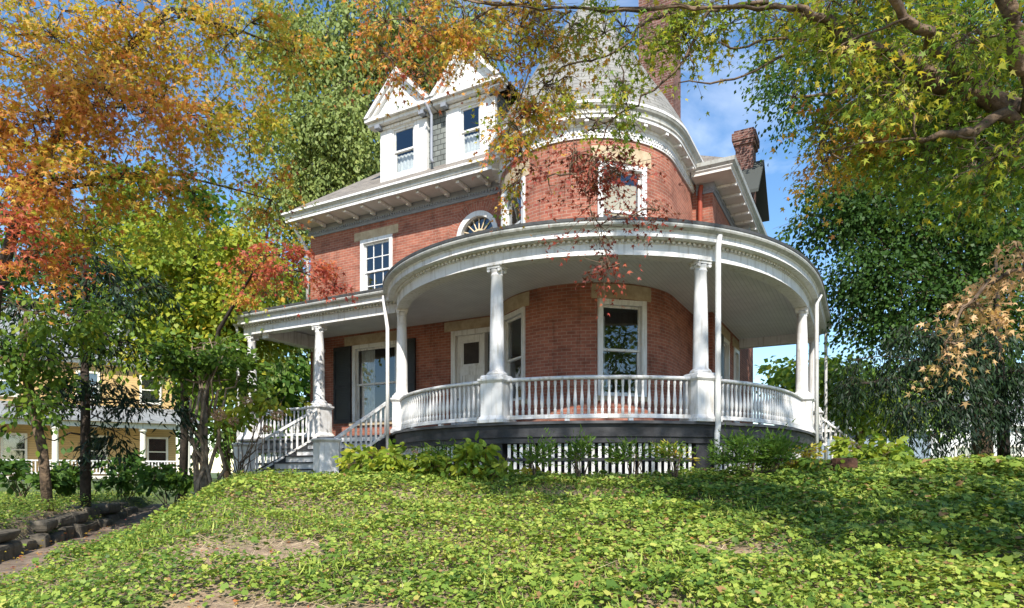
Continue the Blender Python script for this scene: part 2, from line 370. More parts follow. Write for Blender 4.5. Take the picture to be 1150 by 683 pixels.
def window(fr, u0, u1, z0, z1, parent=H, cas=.12, name='window', muntin=None, curtain=None, blind=None, proud=.03, sill=True, split=.5, rm=True):
    mb = MB(); B = lambda a, b, c, d, e, f: fr.box(mb, a, b, c, d, e, f)
    B(u0, u0+cas, -.16, proud, z0, z1); B(u1-cas, u1, -.16, proud, z0, z1); B(u0+cas, u1-cas, -.16, proud, z1-cas, z1)
    B(u0+cas, u1-cas, -.16, proud, z0, z0+.05)
    w = mb.build(name, 'white', parent, bevel=.008)
    a0, a1, b0, b1 = u0+cas, u1-cas, z0+.05, z1-cas; zm = b0+(b1-b0)*split
    mb = MB(); B = lambda a, b, c, d, e, f: fr.box(mb, a, b, c, d, e, f); sw = .05
    for (za, zb, nn) in ((zm-.02, b1, -.06), (b0, zm+.025, -.10)):
        B(a0, a0+sw, nn-.035, nn, za, zb); B(a1-sw, a1, nn-.035, nn, za, zb)
        B(a0+sw, a1-sw, nn-.035, nn, zb-sw, zb); B(a0+sw, a1-sw, nn-.035, nn, za, za+sw)
        if muntin:
            nu, nv = muntin; t = .012
            for i in range(1, nu):
                u = a0+(a1-a0)*i/nu; B(u-t, u+t, nn-.03, nn-.006, za+sw, zb-sw)
            for i in range(1, nv):
                z = za+(zb-za)*i/nv; B(a0+sw, a1-sw, nn-.031, nn-.007, z-t, z+t)
    mb.build('sash', 'white', w)
    mb = MB()
    mb.quad(fr.p(a0, -.078, zm), fr.p(a1, -.078, zm), fr.p(a1, -.078, b1), fr.p(a0, -.078, b1))
    mb.quad(fr.p(a0, -.118, b0), fr.p(a1, -.118, b0), fr.p(a1, -.118, zm), fr.p(a0, -.118, zm))
    mb.build('pane', 'glass', w)
    if rm: room(fr, u0, u1, z0, z1, w)
    def cloth(ua, ub, za, zb, mat, nm, d=-.3, wav=.03):
        mb = MB(); k = 28; vs = []; fs = []
        for i in range(k+1):
            u = ua+(ub-ua)*i/k; o = d+wav*math.sin(i*1.9)+wav*.5*math.sin(i*.83+1)
            vs += [fr.p(u, o, za), fr.p(u, o, zb)]
        fs = [(2*i, 2*i+2, 2*i+3, 2*i+1) for i in range(k)]
        mb.add(vs, fs); mb.build(nm, mat, w, smooth=True)
    if curtain:
        for (ua, ub, za, zb) in curtain: cloth(a0+(a1-a0)*ua, a0+(a1-a0)*ub, b0+(b1-b0)*za, b0+(b1-b0)*zb, 'curtain', 'curtain')
    if blind: cloth(a0-.03, a1+.03, b0+(b1-b0)*blind[0], b0+(b1-b0)*blind[1], 'blind', 'blind', -.2, 0)
    if sill:
        mb = MB(); fr.box(mb, u0-.09, u1+.09, -.1, .07, z0-.11, z0-.003); mb.build('sill', 'stone', w, bevel=.01)
    return w
front = Fr((0, YF), (1, 0))
window(front, *W1, curtain=[(0, .32, 0, 1), (.82, 1, 0, 1)])
window(front, *W2, muntin=(3, 2), curtain=None)
for c in (43.3, -34.0):
    ha = RT*math.sin(R(TW)); ro_ = RT*math.cos(R(TW)); a = R(c); fr = Fr(pol(ro_, c), (math.cos(a), math.sin(a)))
    if c > 0:
        window(fr, -ha+.003, ha-.003, 1.78, 3.93, proud=.05, blind=None, curtain=[(0, .2, 0, .9)])
        window(fr, -ha+.003, ha-.003, 5.2, 6.95, proud=.05, blind=(.25, .86), split=.42)
    else:
        window(fr, -ha+.003, ha-.003, 1.78, 3.93, proud=.05); window(fr, -ha+.003, ha-.003, 5.2, 6.95, proud=.05)
side = Fr((XS, YS), (0, 1))
window(side, 1.3, 2.3, 1.6, 3.9); window(side, 3.1, 4.0, 1.6, 3.9)
# stone lintels
def lintel(fr, u0, u1, z0, z1):
    mb = MB(); fr.box(mb, u0, u1, -.1, .014, z0, z1); mb.build('lintel', 'stone', H, bevel=.01)
lintel(front, -7.76, -5.42, 3.935, 4.22); lintel(front, -7.36, -5.68, 7.064, 7.32); lintel(front, -4.06, -2.22, 3.985, 4.25)
lintel(side, 1.1, 2.5, 3.905, 4.2); lintel(side, 2.9, 4.2, 3.905, 4.2)
def tower_lintel(c, h, z0, z1):
    mb = MB(); p = [pol(RT, c-h+2*h*i/10) for i in range(11)]
    sweep(mb, p, [(-.1, z0), (.016, z0), (.016, z1), (-.1, z1)], closed=True, caps=True); mb.build('lintel', 'stone', H)
for c in (43.3, -34.0): tower_lintel(c, 19, 3.933, 4.25); tower_lintel(c, 19, 6.953, 7.3)
# fanlight window
mb = MB(); cxa, ra = ARC[0], ARC[1]
def ring(mb, r0, r1, y0, y1, z=ARC[3], n=28, a0=0, a1=math.pi):
    for i in range(n):
        a, b = a0+(a1-a0)*i/n, a0+(a1-a0)*(i+1)/n
        P = lambda r, t, y: (cxa+r*math.cos(t), y, z+r*math.sin(t))
        mb.hexa([P(r0, a, y0), P(r1, a, y0), P(r1, a, y1), P(r0, a, y1)], [P(r0, b, y0), P(r1, b, y0), P(r1, b, y1), P(r0, b, y1)])
ring(mb, ra-.14, ra-.003, YF-.04, YF+.15)
for s in (-1, 1): mb.box((cxa+s*(ra-.07), YF+.055, (ARC[2]+ARC[3])/2), (.134, .19, ARC[3]-ARC[2]-.01))
mb.box((cxa, YF+.05, ARC[3]-.05), (2*ra-.3, .1, .08))
aw = mb.build('arched_window', 'white', H)
mb = MB(); ring(mb, .16, .21, YF+.06, YF+.10)
for i in range(1, 8):
    t = math.pi*i/8; d = (math.cos(t), math.sin(t))
    mb.tube([(cxa+.2*d[0], YF+.08, ARC[3]+.2*d[1]), (cxa+(ra-.13)*d[0], YF+.08, ARC[3]+(ra-.13)*d[1])], .02, 4)
mb.build('fanlight_bars', 'blind', aw)
mb = MB(); pts = [(cxa+(ra-.1)*math.cos(math.pi*i/20), YF+.1, ARC[3]+(ra-.1)*math.sin(math.pi*i/20)) for i in range(21)]
mb.add(pts+[(cxa-ra+.1, YF+.1, ARC[2]), (cxa+ra-.1, YF+.1, ARC[2])], [tuple(range(23))]); mb.build('pane', 'glass', aw)
room(front, cxa-ra, cxa+ra, ARC[2], ARC[3]+ra, aw)
# shutters
for (a, b) in ((-8.16, -7.47), (-5.61, -5.04)):
    mb = MB(); front.box(mb, a, b, .012, .05, 1.58, 3.92); s = mb.build('shutter', 'shutter', H)
    mb = MB()
    for (c, d, e, f) in ((a, a+.07, 1.58, 3.92), (b-.07, b, 1.58, 3.92), (a+.07, b-.07, 1.58, 1.70), (a+.07, b-.07, 3.80, 3.92), (a+.07, b-.07, 2.65, 2.75)): front.box(mb, c, d, .051, .068, e, f)
    mb.build('shutter_frame', 'dark_band', s)
mb = MB(); side.box(mb, .72, 1.28, .012, .05, 1.6, 3.9); mb.build('shutter', 'shutter', H)
# door
u0, u1, z0, z1 = DOOR; mb = MB()
for a, b, c, d in ((u0, u0+.14, z0, z1), (u1-.14, u1, z0, z1), (u0+.14, u1-.14, z1-.14, z1), (-2.80, -2.74, z0, z1-.14)): front.box(mb, a, b, -.2, .03, c, d)
df = mb.build('door_frame', 'white', H, bevel=.008)
mb = MB(); front.box(mb, u0+.14, -2.80, -.16, -.11, z0, z1-.14)
x0, x1 = u0+.14, -2.80
for (a, b, c, d) in ((x0, x0+.16, z0, z1-.14), (x1-.16, x1, z0, z1-.14), (x0+.16, x1-.16, z1-.30, z1-.14), (x0+.16, x1-.16, 2.75, 3.0), (x0+.16, x1-.16, z0, z0+.25), (x0+.16, x1-.16, 1.8, 1.95)): front.box(mb, a, b, -.11, -.09, c, d)
dr = mb.build('door', 'white', H)
mb = MB(); front.box(mb, x0+.2, x1-.2, -.108, -.104, 3.06, z1-.34); mb.build('pane', 'dark_room', dr)
mb = MB(); mb.lathe([(.03, -.03), (.04, 0), (.03, .03)], (*front.p(x0+.08, -.05, 2.1)[:2], 2.1), 10); mb.build('handle', 'tread', dr, smooth=True)
mb = MB(); front.box(mb, -2.74, u1-.14, -.16, -.15, z0, z1-.14); mb.build('sidelight', 'glass', df)
room(front, u0, u1, z0, z1, df)

# ---------------------------------------------------------------- porch
RB = 4.78; YB = -2.80; XBL = -9.45; YR = 6.2; XR = 5.02
TJ = -math.degrees(math.acos(-YB/RB))
arc = [pol(RB, TJ+(60-TJ)*i/48) for i in range(49)]
def bez(a, b, c, d, t): return tuple((1-t)**3*a[k]+3*(1-t)**2*t*b[k]+3*(1-t)*t*t*c[k]+t**3*d[k] for k in (0, 1))
p60 = pol(RB, 60); arc += [bez(p60, (p60[0]+.78, p60[1]+1.35), (XR, .7), (XR, 2.2), i/16) for i in range(1, 17)]
ppath = [(XBL, YF-.01), (XBL, YB)]+arc+[(XR, YR), (XS+.02, YR)]
mb = MB(); sweep(mb, ppath, [(-.28, 4.02), (0, 4.02), (0, 4.30), (-.28, 4.30)], closed=True); mb.build('porch_beam', 'white', H)
mb = MB(); sweep(mb, ppath, [(.001, 4.225), (.02, 4.225), (.02, 4.235), (.0, 4.24)])
sweep(mb, ppath, [(.02, 4.29), (.20, 4.29), (.20, 4.385), (.215, 4.40), (.225, 4.42)]); mb.build('porch_fascia', 'white', H)
mb = MB(); sweep(mb, ppath, [(.225, 4.42), (.27, 4.43), (.31, 4.455), (.325, 4.485), (.325, 4.515), (.20, 4.515)]); mb.build('porch_gutter', 'gutter', H)
mb = MB()
dentils(mb, ppath, .105, .004, .06, 4.24, 4.286)
mb.build('dentil_course', 'white', H)
# roof
outer = offset(ppath, .335); inner = []
for i, p in enumerate(ppath):
    if i <= 1: inner.append((max(p[0], XL-.1), YF+.1))
    elif i == 2: inner.append((p[0], YF+.1))
    elif i < 2+65:
        th = math.degrees(math.atan2(p[0], -p[1])); q = pol(RT-.1, th) if th < 90 else (RT-.1, p[1]); inner.append(q)
    else: inner.append((RT-.1 if i < len(ppath)-2 else XS-.1, min(p[1], YR)))
inner[-2] = (XS-.1, YR-.3); inner[-1] = (XS-.1, YR)
mb = MB()
for i in range(len(ppath)-1):
    a, b, c, d = outer[i], outer[i+1], inner[i+1], inner[3 if i == 2 else i]
    mb.quad((*a, 4.575), (*b, 4.575), (*c, 5.30), (*d, 5.30)); mb.quad((*a, 4.518), (*b, 4.518), (*b, 4.575), (*a, 4.575)); 
    a2, b2 = offset(ppath, .15)[i], offset(ppath, .15)[i+1]; mb.quad((*a, 4.518), (*a2, 4.518), (*b2, 4.518), (*b, 4.518))
jo = outer[2]; mb.add([(*jo, 4.575), (*inner[2], 5.30), (-2.2, YF+.1, 5.30), (*inner[3], 5.3)], [(0, 1, 2), (0, 2, 3)])
mb.build('porch_roof', 'porch_roof', H)
def plate(mb, off, z, inr):
    o = offset(ppath, off)
    for i in range(1, len(ppath)-1):
        a, b = o[i], o[i+1]; c, d = inr[i+1], inr[3 if i == 2 else i]; mb.quad((*a, z), (*b, z), (*c, z), (*d, z))
    mb.add([(*o[2], z), (*inr[2], z), (-2.2, YF+.1, z), (*inr[3], z)], [(0, 1, 2), (0, 2, 3)])
mb = MB(); plate(mb, -.2, 4.285, inner); mb.build('porch_ceiling', 'ceil', H)
mb = MB(); plate(mb, .12, ZF, inner); sweep(mb, offset(ppath, .12)[1:], [(0, ZF), (0, ZF-.05), (-.06, ZF-.05)]); mb.build('porch_floor', 'deck', H)
mb = MB(); sweep(mb, ppath[1:], [(.05, ZF-.052), (.05, .74), (-.06, .74)]); sweep(mb, ppath[1:], [(.02, .74), (.02, .63), (-.06, .63), (-.06, .74)])
mb.build('porch_skirt_board', 'dark_band', H)
# columns on piers
def pier(mb, c, deg, z0=ZF, w=.46):
    rot = R(deg); h = 1.86-z0
    prof = [(w/2+.05, 0), (w/2+.05, .06), (w/2+.02, .10), (w/2, .14), (w/2, h-.09), (w/2+.02, h-.07), (w/2+.045, h-.04), (w/2+.045, h)]
    mb.lathe(prof, (*c, z0), square=True, rot=rot)
def column(c, deg, half=False):
    mb = MB(); pier(mb, c, deg); pr = mb.build('pier', 'white_rail', H, bevel=.006)
    mb = MB(); mb.lathe([(.23, 1.862), (.23, 1.90), (.21, 1.93)], c+(0,), square=True, rot=R(deg))
    mb.lathe([(.20, 1.93), (.205, 1.96), (.185, 1.99), (.165, 2.0), (.142, 2.03), (.140, 2.3), (.134, 2.8), (.122, 3.4), (.110, 3.82), (.122, 3.835), (.122, 3.85), (.110, 3.86), (.110, 3.89), (.135, 3.93), (.135, 3.94)], c+(0,), 24)
    o = mb.build('column', 'white_rail', H, smooth=False)
    me = o.data; me.polygons.foreach_set('use_smooth', [len(p.vertices) == 4 and abs(p.normal.z) < .7 and i > 14 for i, p in enumerate(me.polygons)])
    mb = MB(); a = R(deg); U = (math.cos(a), math.sin(a)); mb.box((*c, 3.975), (.28, .28, .045), U); mb.box((*c, 4.008), (.32, .32, .018), U)
    for s in (-1, 1):
        for t in (-1, 1):
            q = (c[0]+s*.115*U[0]-t*.10*U[1], c[1]+s*.115*U[1]+t*.10*U[0], 3.925)
            mb.tube([(q[0]+.03*U[1], q[1]-.03*U[0], q[2]), (q[0]-.03*U[1], q[1]+.03*U[0], q[2])], .034, 12)
    mb.build('capital', 'white', o)
RC = 4.66
CA = [-51.3, .4, 48.8, 94.0]
C4 = (XR-.14, 1.6)
cols = [pol(RC, a) for a in CA[:3]]+[C4]
for c, a in zip(cols, CA[:3]+[90]): column(c, a)
colB = (-6.62, -2.66); colA = (-9.28, -2.66); colR = (XR-.14, 5.6)
column(colB, 0); column(colA, 0); column(colR, 90)
# half column against the wall at the left end
mb = MB(); mb.box((-8.72, YF-.13, 2.5), (.24, .24, 2.7)); mb.box((-8.72, YF-.13, 3.88), (.32, .32, .1)); mb.box((-8.72, YF-.13, 1.2), (.34, .3, .36)); mb.build('pilaster', 'white', H, bevel=.01)
mb = MB(); mb.box((-8.72, (YB+YF)/2, 4.08), (.26, abs(YB-YF)-.3, .36)); mb.build('end_beam', 'white', H)

# balusters
bprof = [(.028, 0), (.028, .10), (.020, .115), (.026, .13), (.034, .20), (.036, .25), (.030, .33), (.022, .42), (.018, .50), (.024, .515), (.018, .53), (.027, .55), (.027, .645)]
bm_ = MB(); bm_.lathe(bprof, (0, 0, 0), 10)
proto_bal = None
def baluster(parent, x, y, z, rz=0):
    global proto_bal
    if proto_bal is None: proto_bal = bm_.build('baluster', 'white_rail', parent, smooth=True); o = proto_bal
    else: o = proto_bal.copy(); COL.objects.link(o); o.parent = parent
    o.location = (x, y, z); return o
def railing(path, step=.122, bal=True, start=.06, stuff=False):
    mb = MB()
    sweep(mb, path, [(-.05, 1.795), (.05, 1.795), (.065, 1.815), (.065, 1.84), (.03, 1.862), (-.03, 1.862), (-.065, 1.84), (-.065, 1.815)], closed=True, caps=True)
    sweep(mb, path, [(-.045, 1.085), (.045, 1.085), (.045, 1.145), (.02, 1.16), (-.02, 1.16), (-.045, 1.145)], closed=True, caps=True)
    L = sum(math.dist(a, b) for a, b in zip(path, path[1:]))
    for p, u in along(path, L/3, L/3)[:2]: mb.box((*p, 1.053), (.09, .07, .06), u)
    r = mb.build('railing', 'white_rail', H)
    k = max(1, round(L/step)); st = L/k
    if stuff:
        m2 = MB()
        for p, u in along(path, st, st/2): m2.lathe(bprof, (*p, 1.155), 8)
        m2.build('baluster_row', 'white_rail', r, smooth=True)['kind'] = 'stuff'
    else:
        for p, u in along(path, st, st/2): baluster(r, p[0], p[1], 1.155)
    return r
hw = math.degrees(.24/RC)
for a, b in zip(CA[:2], CA[1:3]): railing([pol(RC, a+hw+(b-a-2*hw)*i/24) for i in range(25)])
inr14 = [p for p in offset(ppath, -.14) if p[0] > pol(RC, CA[2]+hw)[0] and -3.2 < p[1] < C4[1]-.3]
railing([pol(RC, CA[2]+hw)]+inr14+[(XR-.14, C4[1]-.24)])
railing([(XR-.14, C4[1]+.26), (XR-.14, 5.36)], stuff=True)
railing([(colA[0]+.24, colA[1]), (colB[0]-.24, colB[1])], stuff=False, step=.16)
# lattice skirts below the floor
RLT = 4.72
def lattice(path):
    mb = MB()
    for p, u in along(path, .122, .05): mb.box((*p, .31), (.058, .018, .62), u)
    l = mb.build('lattice', 'white_rail', H)
    mb = MB(); sweep(mb, path, [(.03, .30), (.03, .355), (-.03, .355), (-.03, .30)], closed=True); sweep(mb, path, [(.035, -.1), (.035, .06), (-.035, .06), (-.035, -.1)], closed=True); mb.build('lattice_rail', 'dark_band', l)
for a, b in ((TJ+4, CA[1]-3), (CA[1]+3, CA[2]-3)):
    lattice([pol(RLT, a+(b-a)*i/20) for i in range(21)])
lattice([pol(RLT, CA[2]+3)]+[p for p in offset(ppath, -.06) if p[0] > pol(RLT, CA[2]+4)[0] and -3.1 < p[1] < C4[1]-.2])
lattice([(XR-.06, C4[1]+.2), (XR-.06, YR-.1)]); lattice([(XBL+.1, YB+.08), (colB[0]-.2, YB+.08)])
for c, a in list(zip(cols, CA[:3]+[90]))+[(colA, 0), (colB, 0), (colR, 90)]:
    mb = MB(); mb.box((*c, .25), (.34, .2, .98), (math.cos(R(a)), math.sin(R(a)))); mb.build('pier_base', 'dark_band', H)
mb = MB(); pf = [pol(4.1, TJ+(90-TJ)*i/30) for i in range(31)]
sweep(mb, [(XBL+.6, YF), (XBL+.6, YB+.7), (-3.6, YB+.7)]+pf+[(4.3, YR)], [(0, -1), (0, 1.0)]); mb.build('dark_backing', 'dark_band', H)  # dark sheet added behind the lattice as the shade under the porch
# stairs
L0, R0, L1, R1 = (-6.42, -2.92), (-3.98, -2.98), (-7.28, -4.38), (-4.52, -4.50)
lp = lambda a, b, t: (a[0]+(b[0]-a[0])*t, a[1]+(b[1]-a[1])*t)
NS = 6
for i in range(NS):
    zt = ZF-(i+1)*.17+.002; t0, t1 = i/NS*.98, (i+1)/NS*.98
    a, b, c, d = lp(L0, L1, t0), lp(R0, R1, t0), lp(R0, R1, t1), lp(L0, L1, t1)
    mb = MB(); mb.hexa([(*d, zt-.2), (*c, zt-.2), (*b, zt-.2), (*a, zt-.2)], [(*d, zt-.035), (*c, zt-.035), (*b, zt-.035), (*a, zt-.035)])
    st = mb.build('step', 'step', H)
    e, f = lp(L0, L1, t1+.025), lp(R0, R1, t1+.025)
    mb = MB(); mb.hexa([(*e, zt-.033), (*f, zt-.033), (*b, zt-.033), (*a, zt-.033)], [(*e, zt), (*f, zt), (*b, zt), (*a, zt)]); mb.build('tread', 'tread', st)
mb = MB(); a, b = L0, R0; mb.hexa([(*lp(L0, L1, .01), ZF-.17), (*lp(R0, R1, .01), ZF-.17), (*R0, ZF-.17), (*L0, ZF-.17)], [(*lp(L0, L1, .01), ZF-.05), (*lp(R0, R1, .01), ZF-.05), (*R0, ZF-.05), (*L0, ZF-.05)]); mb.build('step', 'step', H)
def newel(c, z0, z1, w=.40, rot=0):
    mb = MB(); h = z1-z0
    mb.lathe([(w/2+.03, 0), (w/2+.03, .12), (w/2, .15), (w/2, h-.1), (w/2+.02, h-.08), (w/2+.05, h-.05), (w/2+.05, h-.02), (w/2-.02, h)], (*c, z0), square=True, rot=rot); mb.build('newel_post', 'white_rail', H, bevel=.006)
newel((L1[0]-.1, L1[1]-.05), -.35, .82, .42, R(-25)); newel((R1[0]+.05, R1[1]-.08), -.35, .86, .44, R(-25))
proto_p = None
def stair_rail(a, b, za, zb, npick):
    global proto_p
    d = math.dist(a, b); U = ((b[0]-a[0])/d, (b[1]-a[1])/d); V = (-U[1], U[0])
    mb = MB()
    for (w, h, dz) in ((.055, .07, .0), (.04, .06, -.74)):
        P = lambda p, s, z: (p[0]+V[0]*w*s, p[1]+V[1]*w*s, z)
        mb.hexa([P(a, -1, za+dz-h), P(b, -1, zb+dz-h), P(b, 1, zb+dz-h), P(a, 1, za+dz-h)], [P(a, -1, za+dz), P(b, -1, zb+dz), P(b, 1, zb+dz), P(a, 1, za+dz)])
    r = mb.build('stair_railing', 'white_rail', H)
    for i in range(npick):
        t = (i+.5)/npick; p = lp(a, b, t); z = za+(zb-za)*t-.75
        if proto_p is None:
            m2 = MB(); m2.box((0, 0, .35), (.045, .045, .70), U); o = proto_p = m2.build('picket', 'white_rail', r)
        else: o = proto_p.copy(); COL.objects.link(o); o.parent = r
        o.location = (*p, z)
    return r
stair_rail(lp(L0, L1, .02), lp(L0, L1, .93), 1.78, .80, 11)
stair_rail(lp(R0, R1, .02), lp(R0, R1, .92), 1.84, .84, 11)
for (a, b) in ((L0, L1), (R0, R1)):
    mb = MB(); d = math.dist(a, b); V = (-(b[1]-a[1])/d*.03, (b[0]-a[0])/d*.03)
    mb.hexa([(a[0]-V[0], a[1]-V[1], .6), (b[0]-V[0], b[1]-V[1], -.4), (b[0]+V[0], b[1]+V[1], -.4), (a[0]+V[0], a[1]+V[1], .6)],
            [(a[0]-V[0], a[1]-V[1], 1.0), (b[0]-V[0], b[1]-V[1], .06), (b[0]+V[0], b[1]+V[1], .06), (a[0]+V[0], a[1]+V[1], 1.0)])
    mb.build('stringer', 'dark_band', H)
# downspouts
def spout(pts, r=.045, mat='white', n=8):
    mb = MB(); mb.tube(pts, r, n); return mb.build('downspout', mat, H, smooth=True)
q = pol(4.98, 50.5); spout([pol(5.02, 50.5, 4.42), (*q, 4.2), (*q, .95), pol(4.95, 50.5, .8), pol(4.95, 50.5, .05)], .052)
spout([(-4.10, -3.03, 4.40), (-4.10, -3.03, 4.25), (-3.86, -3.18, 3.55), (-3.86, -3.18, .4)], .045)
spout([(XBL-.22, YB-.12, 4.40), (XBL-.12, YB-.1, 4.1), (XBL-.12, YB-.1, .1)], .045)
spout([(XR+.25, 1.95, 4.4), (XR+.16, 1.95, 4.2), (XR+.16, 1.95, .0)], .05); spout([(XR+.25, 5.95, 4.4), (XR+.18, 5.95, 4.2), (XR+.18, 5.95, .0)], .045)
stair_rail((XR, 5.9), (XR+1.0, 6.0), 1.8, .95, 8)
spout([(-9.32, -1.05, 7.80), (-9.32, -1.0, 7.65), (-9.27, YF-.06, 7.1), (-9.27, YF-.06, 5.2)], .055)
spout([(2.45, 1.85, 7.6), (2.42, 1.86, 7.4), (2.42, 1.88, 4.5)], .06, 'copper')
spout([(-4.22, -1.18, 10.1), (-4.22, -.98, 9.95), (-4.18, -.95, 9.85), (-4.18, -.95, 8.66), (-4.1, -1.0, 8.52)], .04, 'frieze')

# ---------------------------------------------------------------- main cornice and roofs
cpath = [(XL, 9.0), (XL, YF), (-2.0, YF)]
EO = .75                                       # front overhang
mb = MB(); mb.quad((XL-.25, YF-EO, 7.80), (-1.9, YF-EO, 7.80), (-1.9, YF, 7.80), (XL-.25, YF, 7.80)); mb.quad((XL-.25, YF, 7.80), (XL, YF, 7.80), (XL, 9, 7.80), (XL-.25, 9, 7.80)); mb.build('soffit', 'soffit', H)
def frieze(path, z0, z1, nm='frieze'):
    mb = MB(); sweep(mb, path, [(.0, z0), (.03, z0), (.035, z0+.05), (.05, z0+.06), (.05, z1)])
    dentils(mb, path, .09, .04, .08, z0+.08, z0+.14)
    return mb.build(nm, 'frieze', H)
frieze([(XL, 9), (XL, YF), (-1.9, YF)], 7.50, 7.80)
fas = [(XL-.25, 9.0), (XL-.25, YF-EO), (-1.9, YF-EO)]
mb = MB(); sweep(mb, fas, [(-.02, 7.78), (.02, 7.78), (.02, 7.86), (.05, 7.875)]); mb.build('fascia', 'white', H)
mb = MB(); sweep(mb, fas, [(.05, 7.875), (.02, 7.90), (.02, 7.955), (.07, 7.97), (.10, 8.0), (.10, 8.055), (.0, 8.055)]); mb.build('roof_gutter', 'gutter', H)
mb = MB(); sweep(mb, fas, [(.10, 8.002), (.115, 8.002), (.115, 8.058), (.10, 8.058)], closed=True); mb.build('gutter_lip', 'white', H)
pb = None
for i in range(12):
    x = XL+.05+i*.66
    if x > -2.1: break
    mb = MB(); mb.box((x, YF-.36, 7.755), (.10, .56, .075)); mb.box((x, YF-.15, 7.72), (.09, .16, .07)); mb.build('bracket', 'white', H, bevel=.01)
# tower cornice
tc = [pol(RT, A0-6+(90-A0+6)*i/56) for i in range(57)]+[(RT, YS+.2)]
mb = MB(); sweep(mb, tc, [(.0, 7.46), (.035, 7.46), (.035, 7.70), (.06, 7.72), (.06, 7.78)])
dentils(mb, tc, .085, .03, .058, 7.575, 7.625); dentils(mb, tc[1:], .085, .03, .058, 7.51, 7.56)
mb.build('tower_dentil_course', 'white', H)
mb = MB(); sweep(mb, tc, [(.06, 7.78), (.24, 7.80), (.24, 7.87), (.27, 7.885)]); sweep(mb, tc, [(.34, 8.07), (.35, 8.07), (.35, 8.13), (.34, 8.13)]); mb.build('tower_fascia', 'white', H)
mb = MB(); sweep(mb, tc, [(.27, 7.885), (.255, 7.93), (.27, 7.98), (.32, 8.02), (.34, 8.06), (.34, 8.13), (.2, 8.13)]); mb.build('tower_gutter', 'gutter', H)
for p, u in along(tc, .62, .3):
    mb = MB(); mb.box((p[0]+u[1]*.14, p[1]-u[0]*.14, 7.76), (.09, .17, .055), u); mb.build('bracket', 'white', H)
# cone
prof = [(2.55, 8.132), (2.38, 8.45), (2.06, 9.0), (1.66, 9.64), (1.13, 10.55), (.9, 10.92), (.42, 11.6), (.02, 12.2)]
mb = MB(); n = 64; sl = 0
for j in range(len(prof)-1):
    (ra_, za), (rb_, zb) = prof[j], prof[j+1]; dl = math.dist(prof[j], prof[j+1])
    for i in range(n):
        a, b = 360*i/n, 360*(i+1)/n; uu = 2*math.pi*1.6
        mb.quad(pol(ra_, a, za), pol(ra_, b, za), pol(rb_, b, zb), pol(rb_, a, zb), [(i/n*uu, sl), ((i+1)/n*uu, sl), ((i+1)/n*uu, sl+dl), (i/n*uu, sl+dl)])
    sl += dl
tr = mb.build('tower_roof', 'cone', H, smooth=True)
mb = MB(); mb.lathe([(.06, 12.1), (.10, 12.2), (.03, 12.3), (.09, 12.42), (.02, 12.55), (.0, 12.95)], (0, 0, 0), 10); mb.build('finial', 'gutter', tr, smooth=True)
# hip roofs
def hip(mb, x0, x1, y0, y1, z0, m):
    hx, hy = (x1-x0)/2, (y1-y0)/2; h = min(hx, hy); zt = z0+m*h
    if hx > hy: r0, r1 = (x0+h, (y0+y1)/2, zt), (x1-h, (y0+y1)/2, zt)
    else: r0, r1 = ((x0+x1)/2, y0+h, zt), ((x0+x1)/2, y1-h, zt)
    c = [(x0, y0, z0), (x1, y0, z0), (x1, y1, z0), (x0, y1, z0)]
    sl = math.hypot(h, m*h); ux = x1-x0; uy = y1-y0
    if hx > hy:
        mb.add([c[0], c[1], r1, r0], [(0, 1, 2, 3)], [[(0, 0), (ux, 0), (ux-h, sl), (h, sl)]]); mb.add([c[2], c[3], r0, r1], [(0, 1, 2, 3)], [[(0, 0), (ux, 0), (ux-h, sl), (h, sl)]])
        mb.add([c[1], c[2], r1], [(0, 1, 2)], [[(0, 0), (uy, 0), (h, sl)]]); mb.add([c[3], c[0], r0], [(0, 1, 2)], [[(0, 0), (uy, 0), (h, sl)]])
    else:
        mb.add([c[1], c[2], r1, r0], [(0, 1, 2, 3)], [[(0, 0), (uy, 0), (uy-h, sl), (h, sl)]]); mb.add([c[3], c[0], r0, r1], [(0, 1, 2, 3)], [[(0, 0), (uy, 0), (uy-h, sl), (h, sl)]])
        mb.add([c[0], c[1], r0], [(0, 1, 2)], [[(0, 0), (ux, 0), (h, sl)]]); mb.add([c[2], c[3], r1], [(0, 1, 2)], [[(0, 0), (ux, 0), (h, sl)]])
mb = MB(); hip(mb, XL-.33, 2.0, YF-EO-.08, 9.2, 8.05, .80); hip(mb, -3.0, 3.36, 1.45, 9.9, 7.93, .74); mb.build('roof', 'roof', H)
# side cornice
sp = [(RT+.1, YS), (XS, YS), (XS, 9.0)]
frieze(sp, 7.40, 7.66, 'side_frieze')
mb = MB(); sweep(mb, sp, [(.03, 7.66), (.56, 7.66), (.56, 7.72), (.60, 7.76), (.60, 7.78)]); mb.build('side_soffit', 'soffit', H)
mb = MB(); sweep(mb, sp, [(.56, 7.78), (.60, 7.78), (.66, 7.84), (.68, 7.93), (.58, 7.93)]); mb.build('side_gutter', 'gutter', H)
for p, u in along(sp[1:], .7, .3):
    mb = MB(); mb.box((p[0]+u[1]*.3, p[1]-u[0]*.3, 7.62), (.09, .5, .07), u); mb.build('bracket', 'white', H)
# chimneys
def chimney(x0, x1, y0, y1, z0, z1, mat, corb=True):
    mb = MB(); p = [(x0, y1), (x0, y0), (x1, y0), (x1, y1), (x0, y1+.001)]
    sweep(mb, p, [(0, z0), (0, z1-.5), (.06, z1-.46), (.06, z1-.36), (.10, z1-.33), (.10, z1-.1), (.04, z1-.06), (.04, z1)])
    mb.add([(x0, y0, z1), (x1, y0, z1), (x1, y1, z1), (x0, y1, z1)], [(0, 1, 2, 3)], [[(0, 0), (1, 0), (1, 1), (0, 1)]])
    mb.build('chimney', mat, H)
chimney(.35, 1.38, 3.15, 4.0, 8.2, 14.8, 'brick_dark')
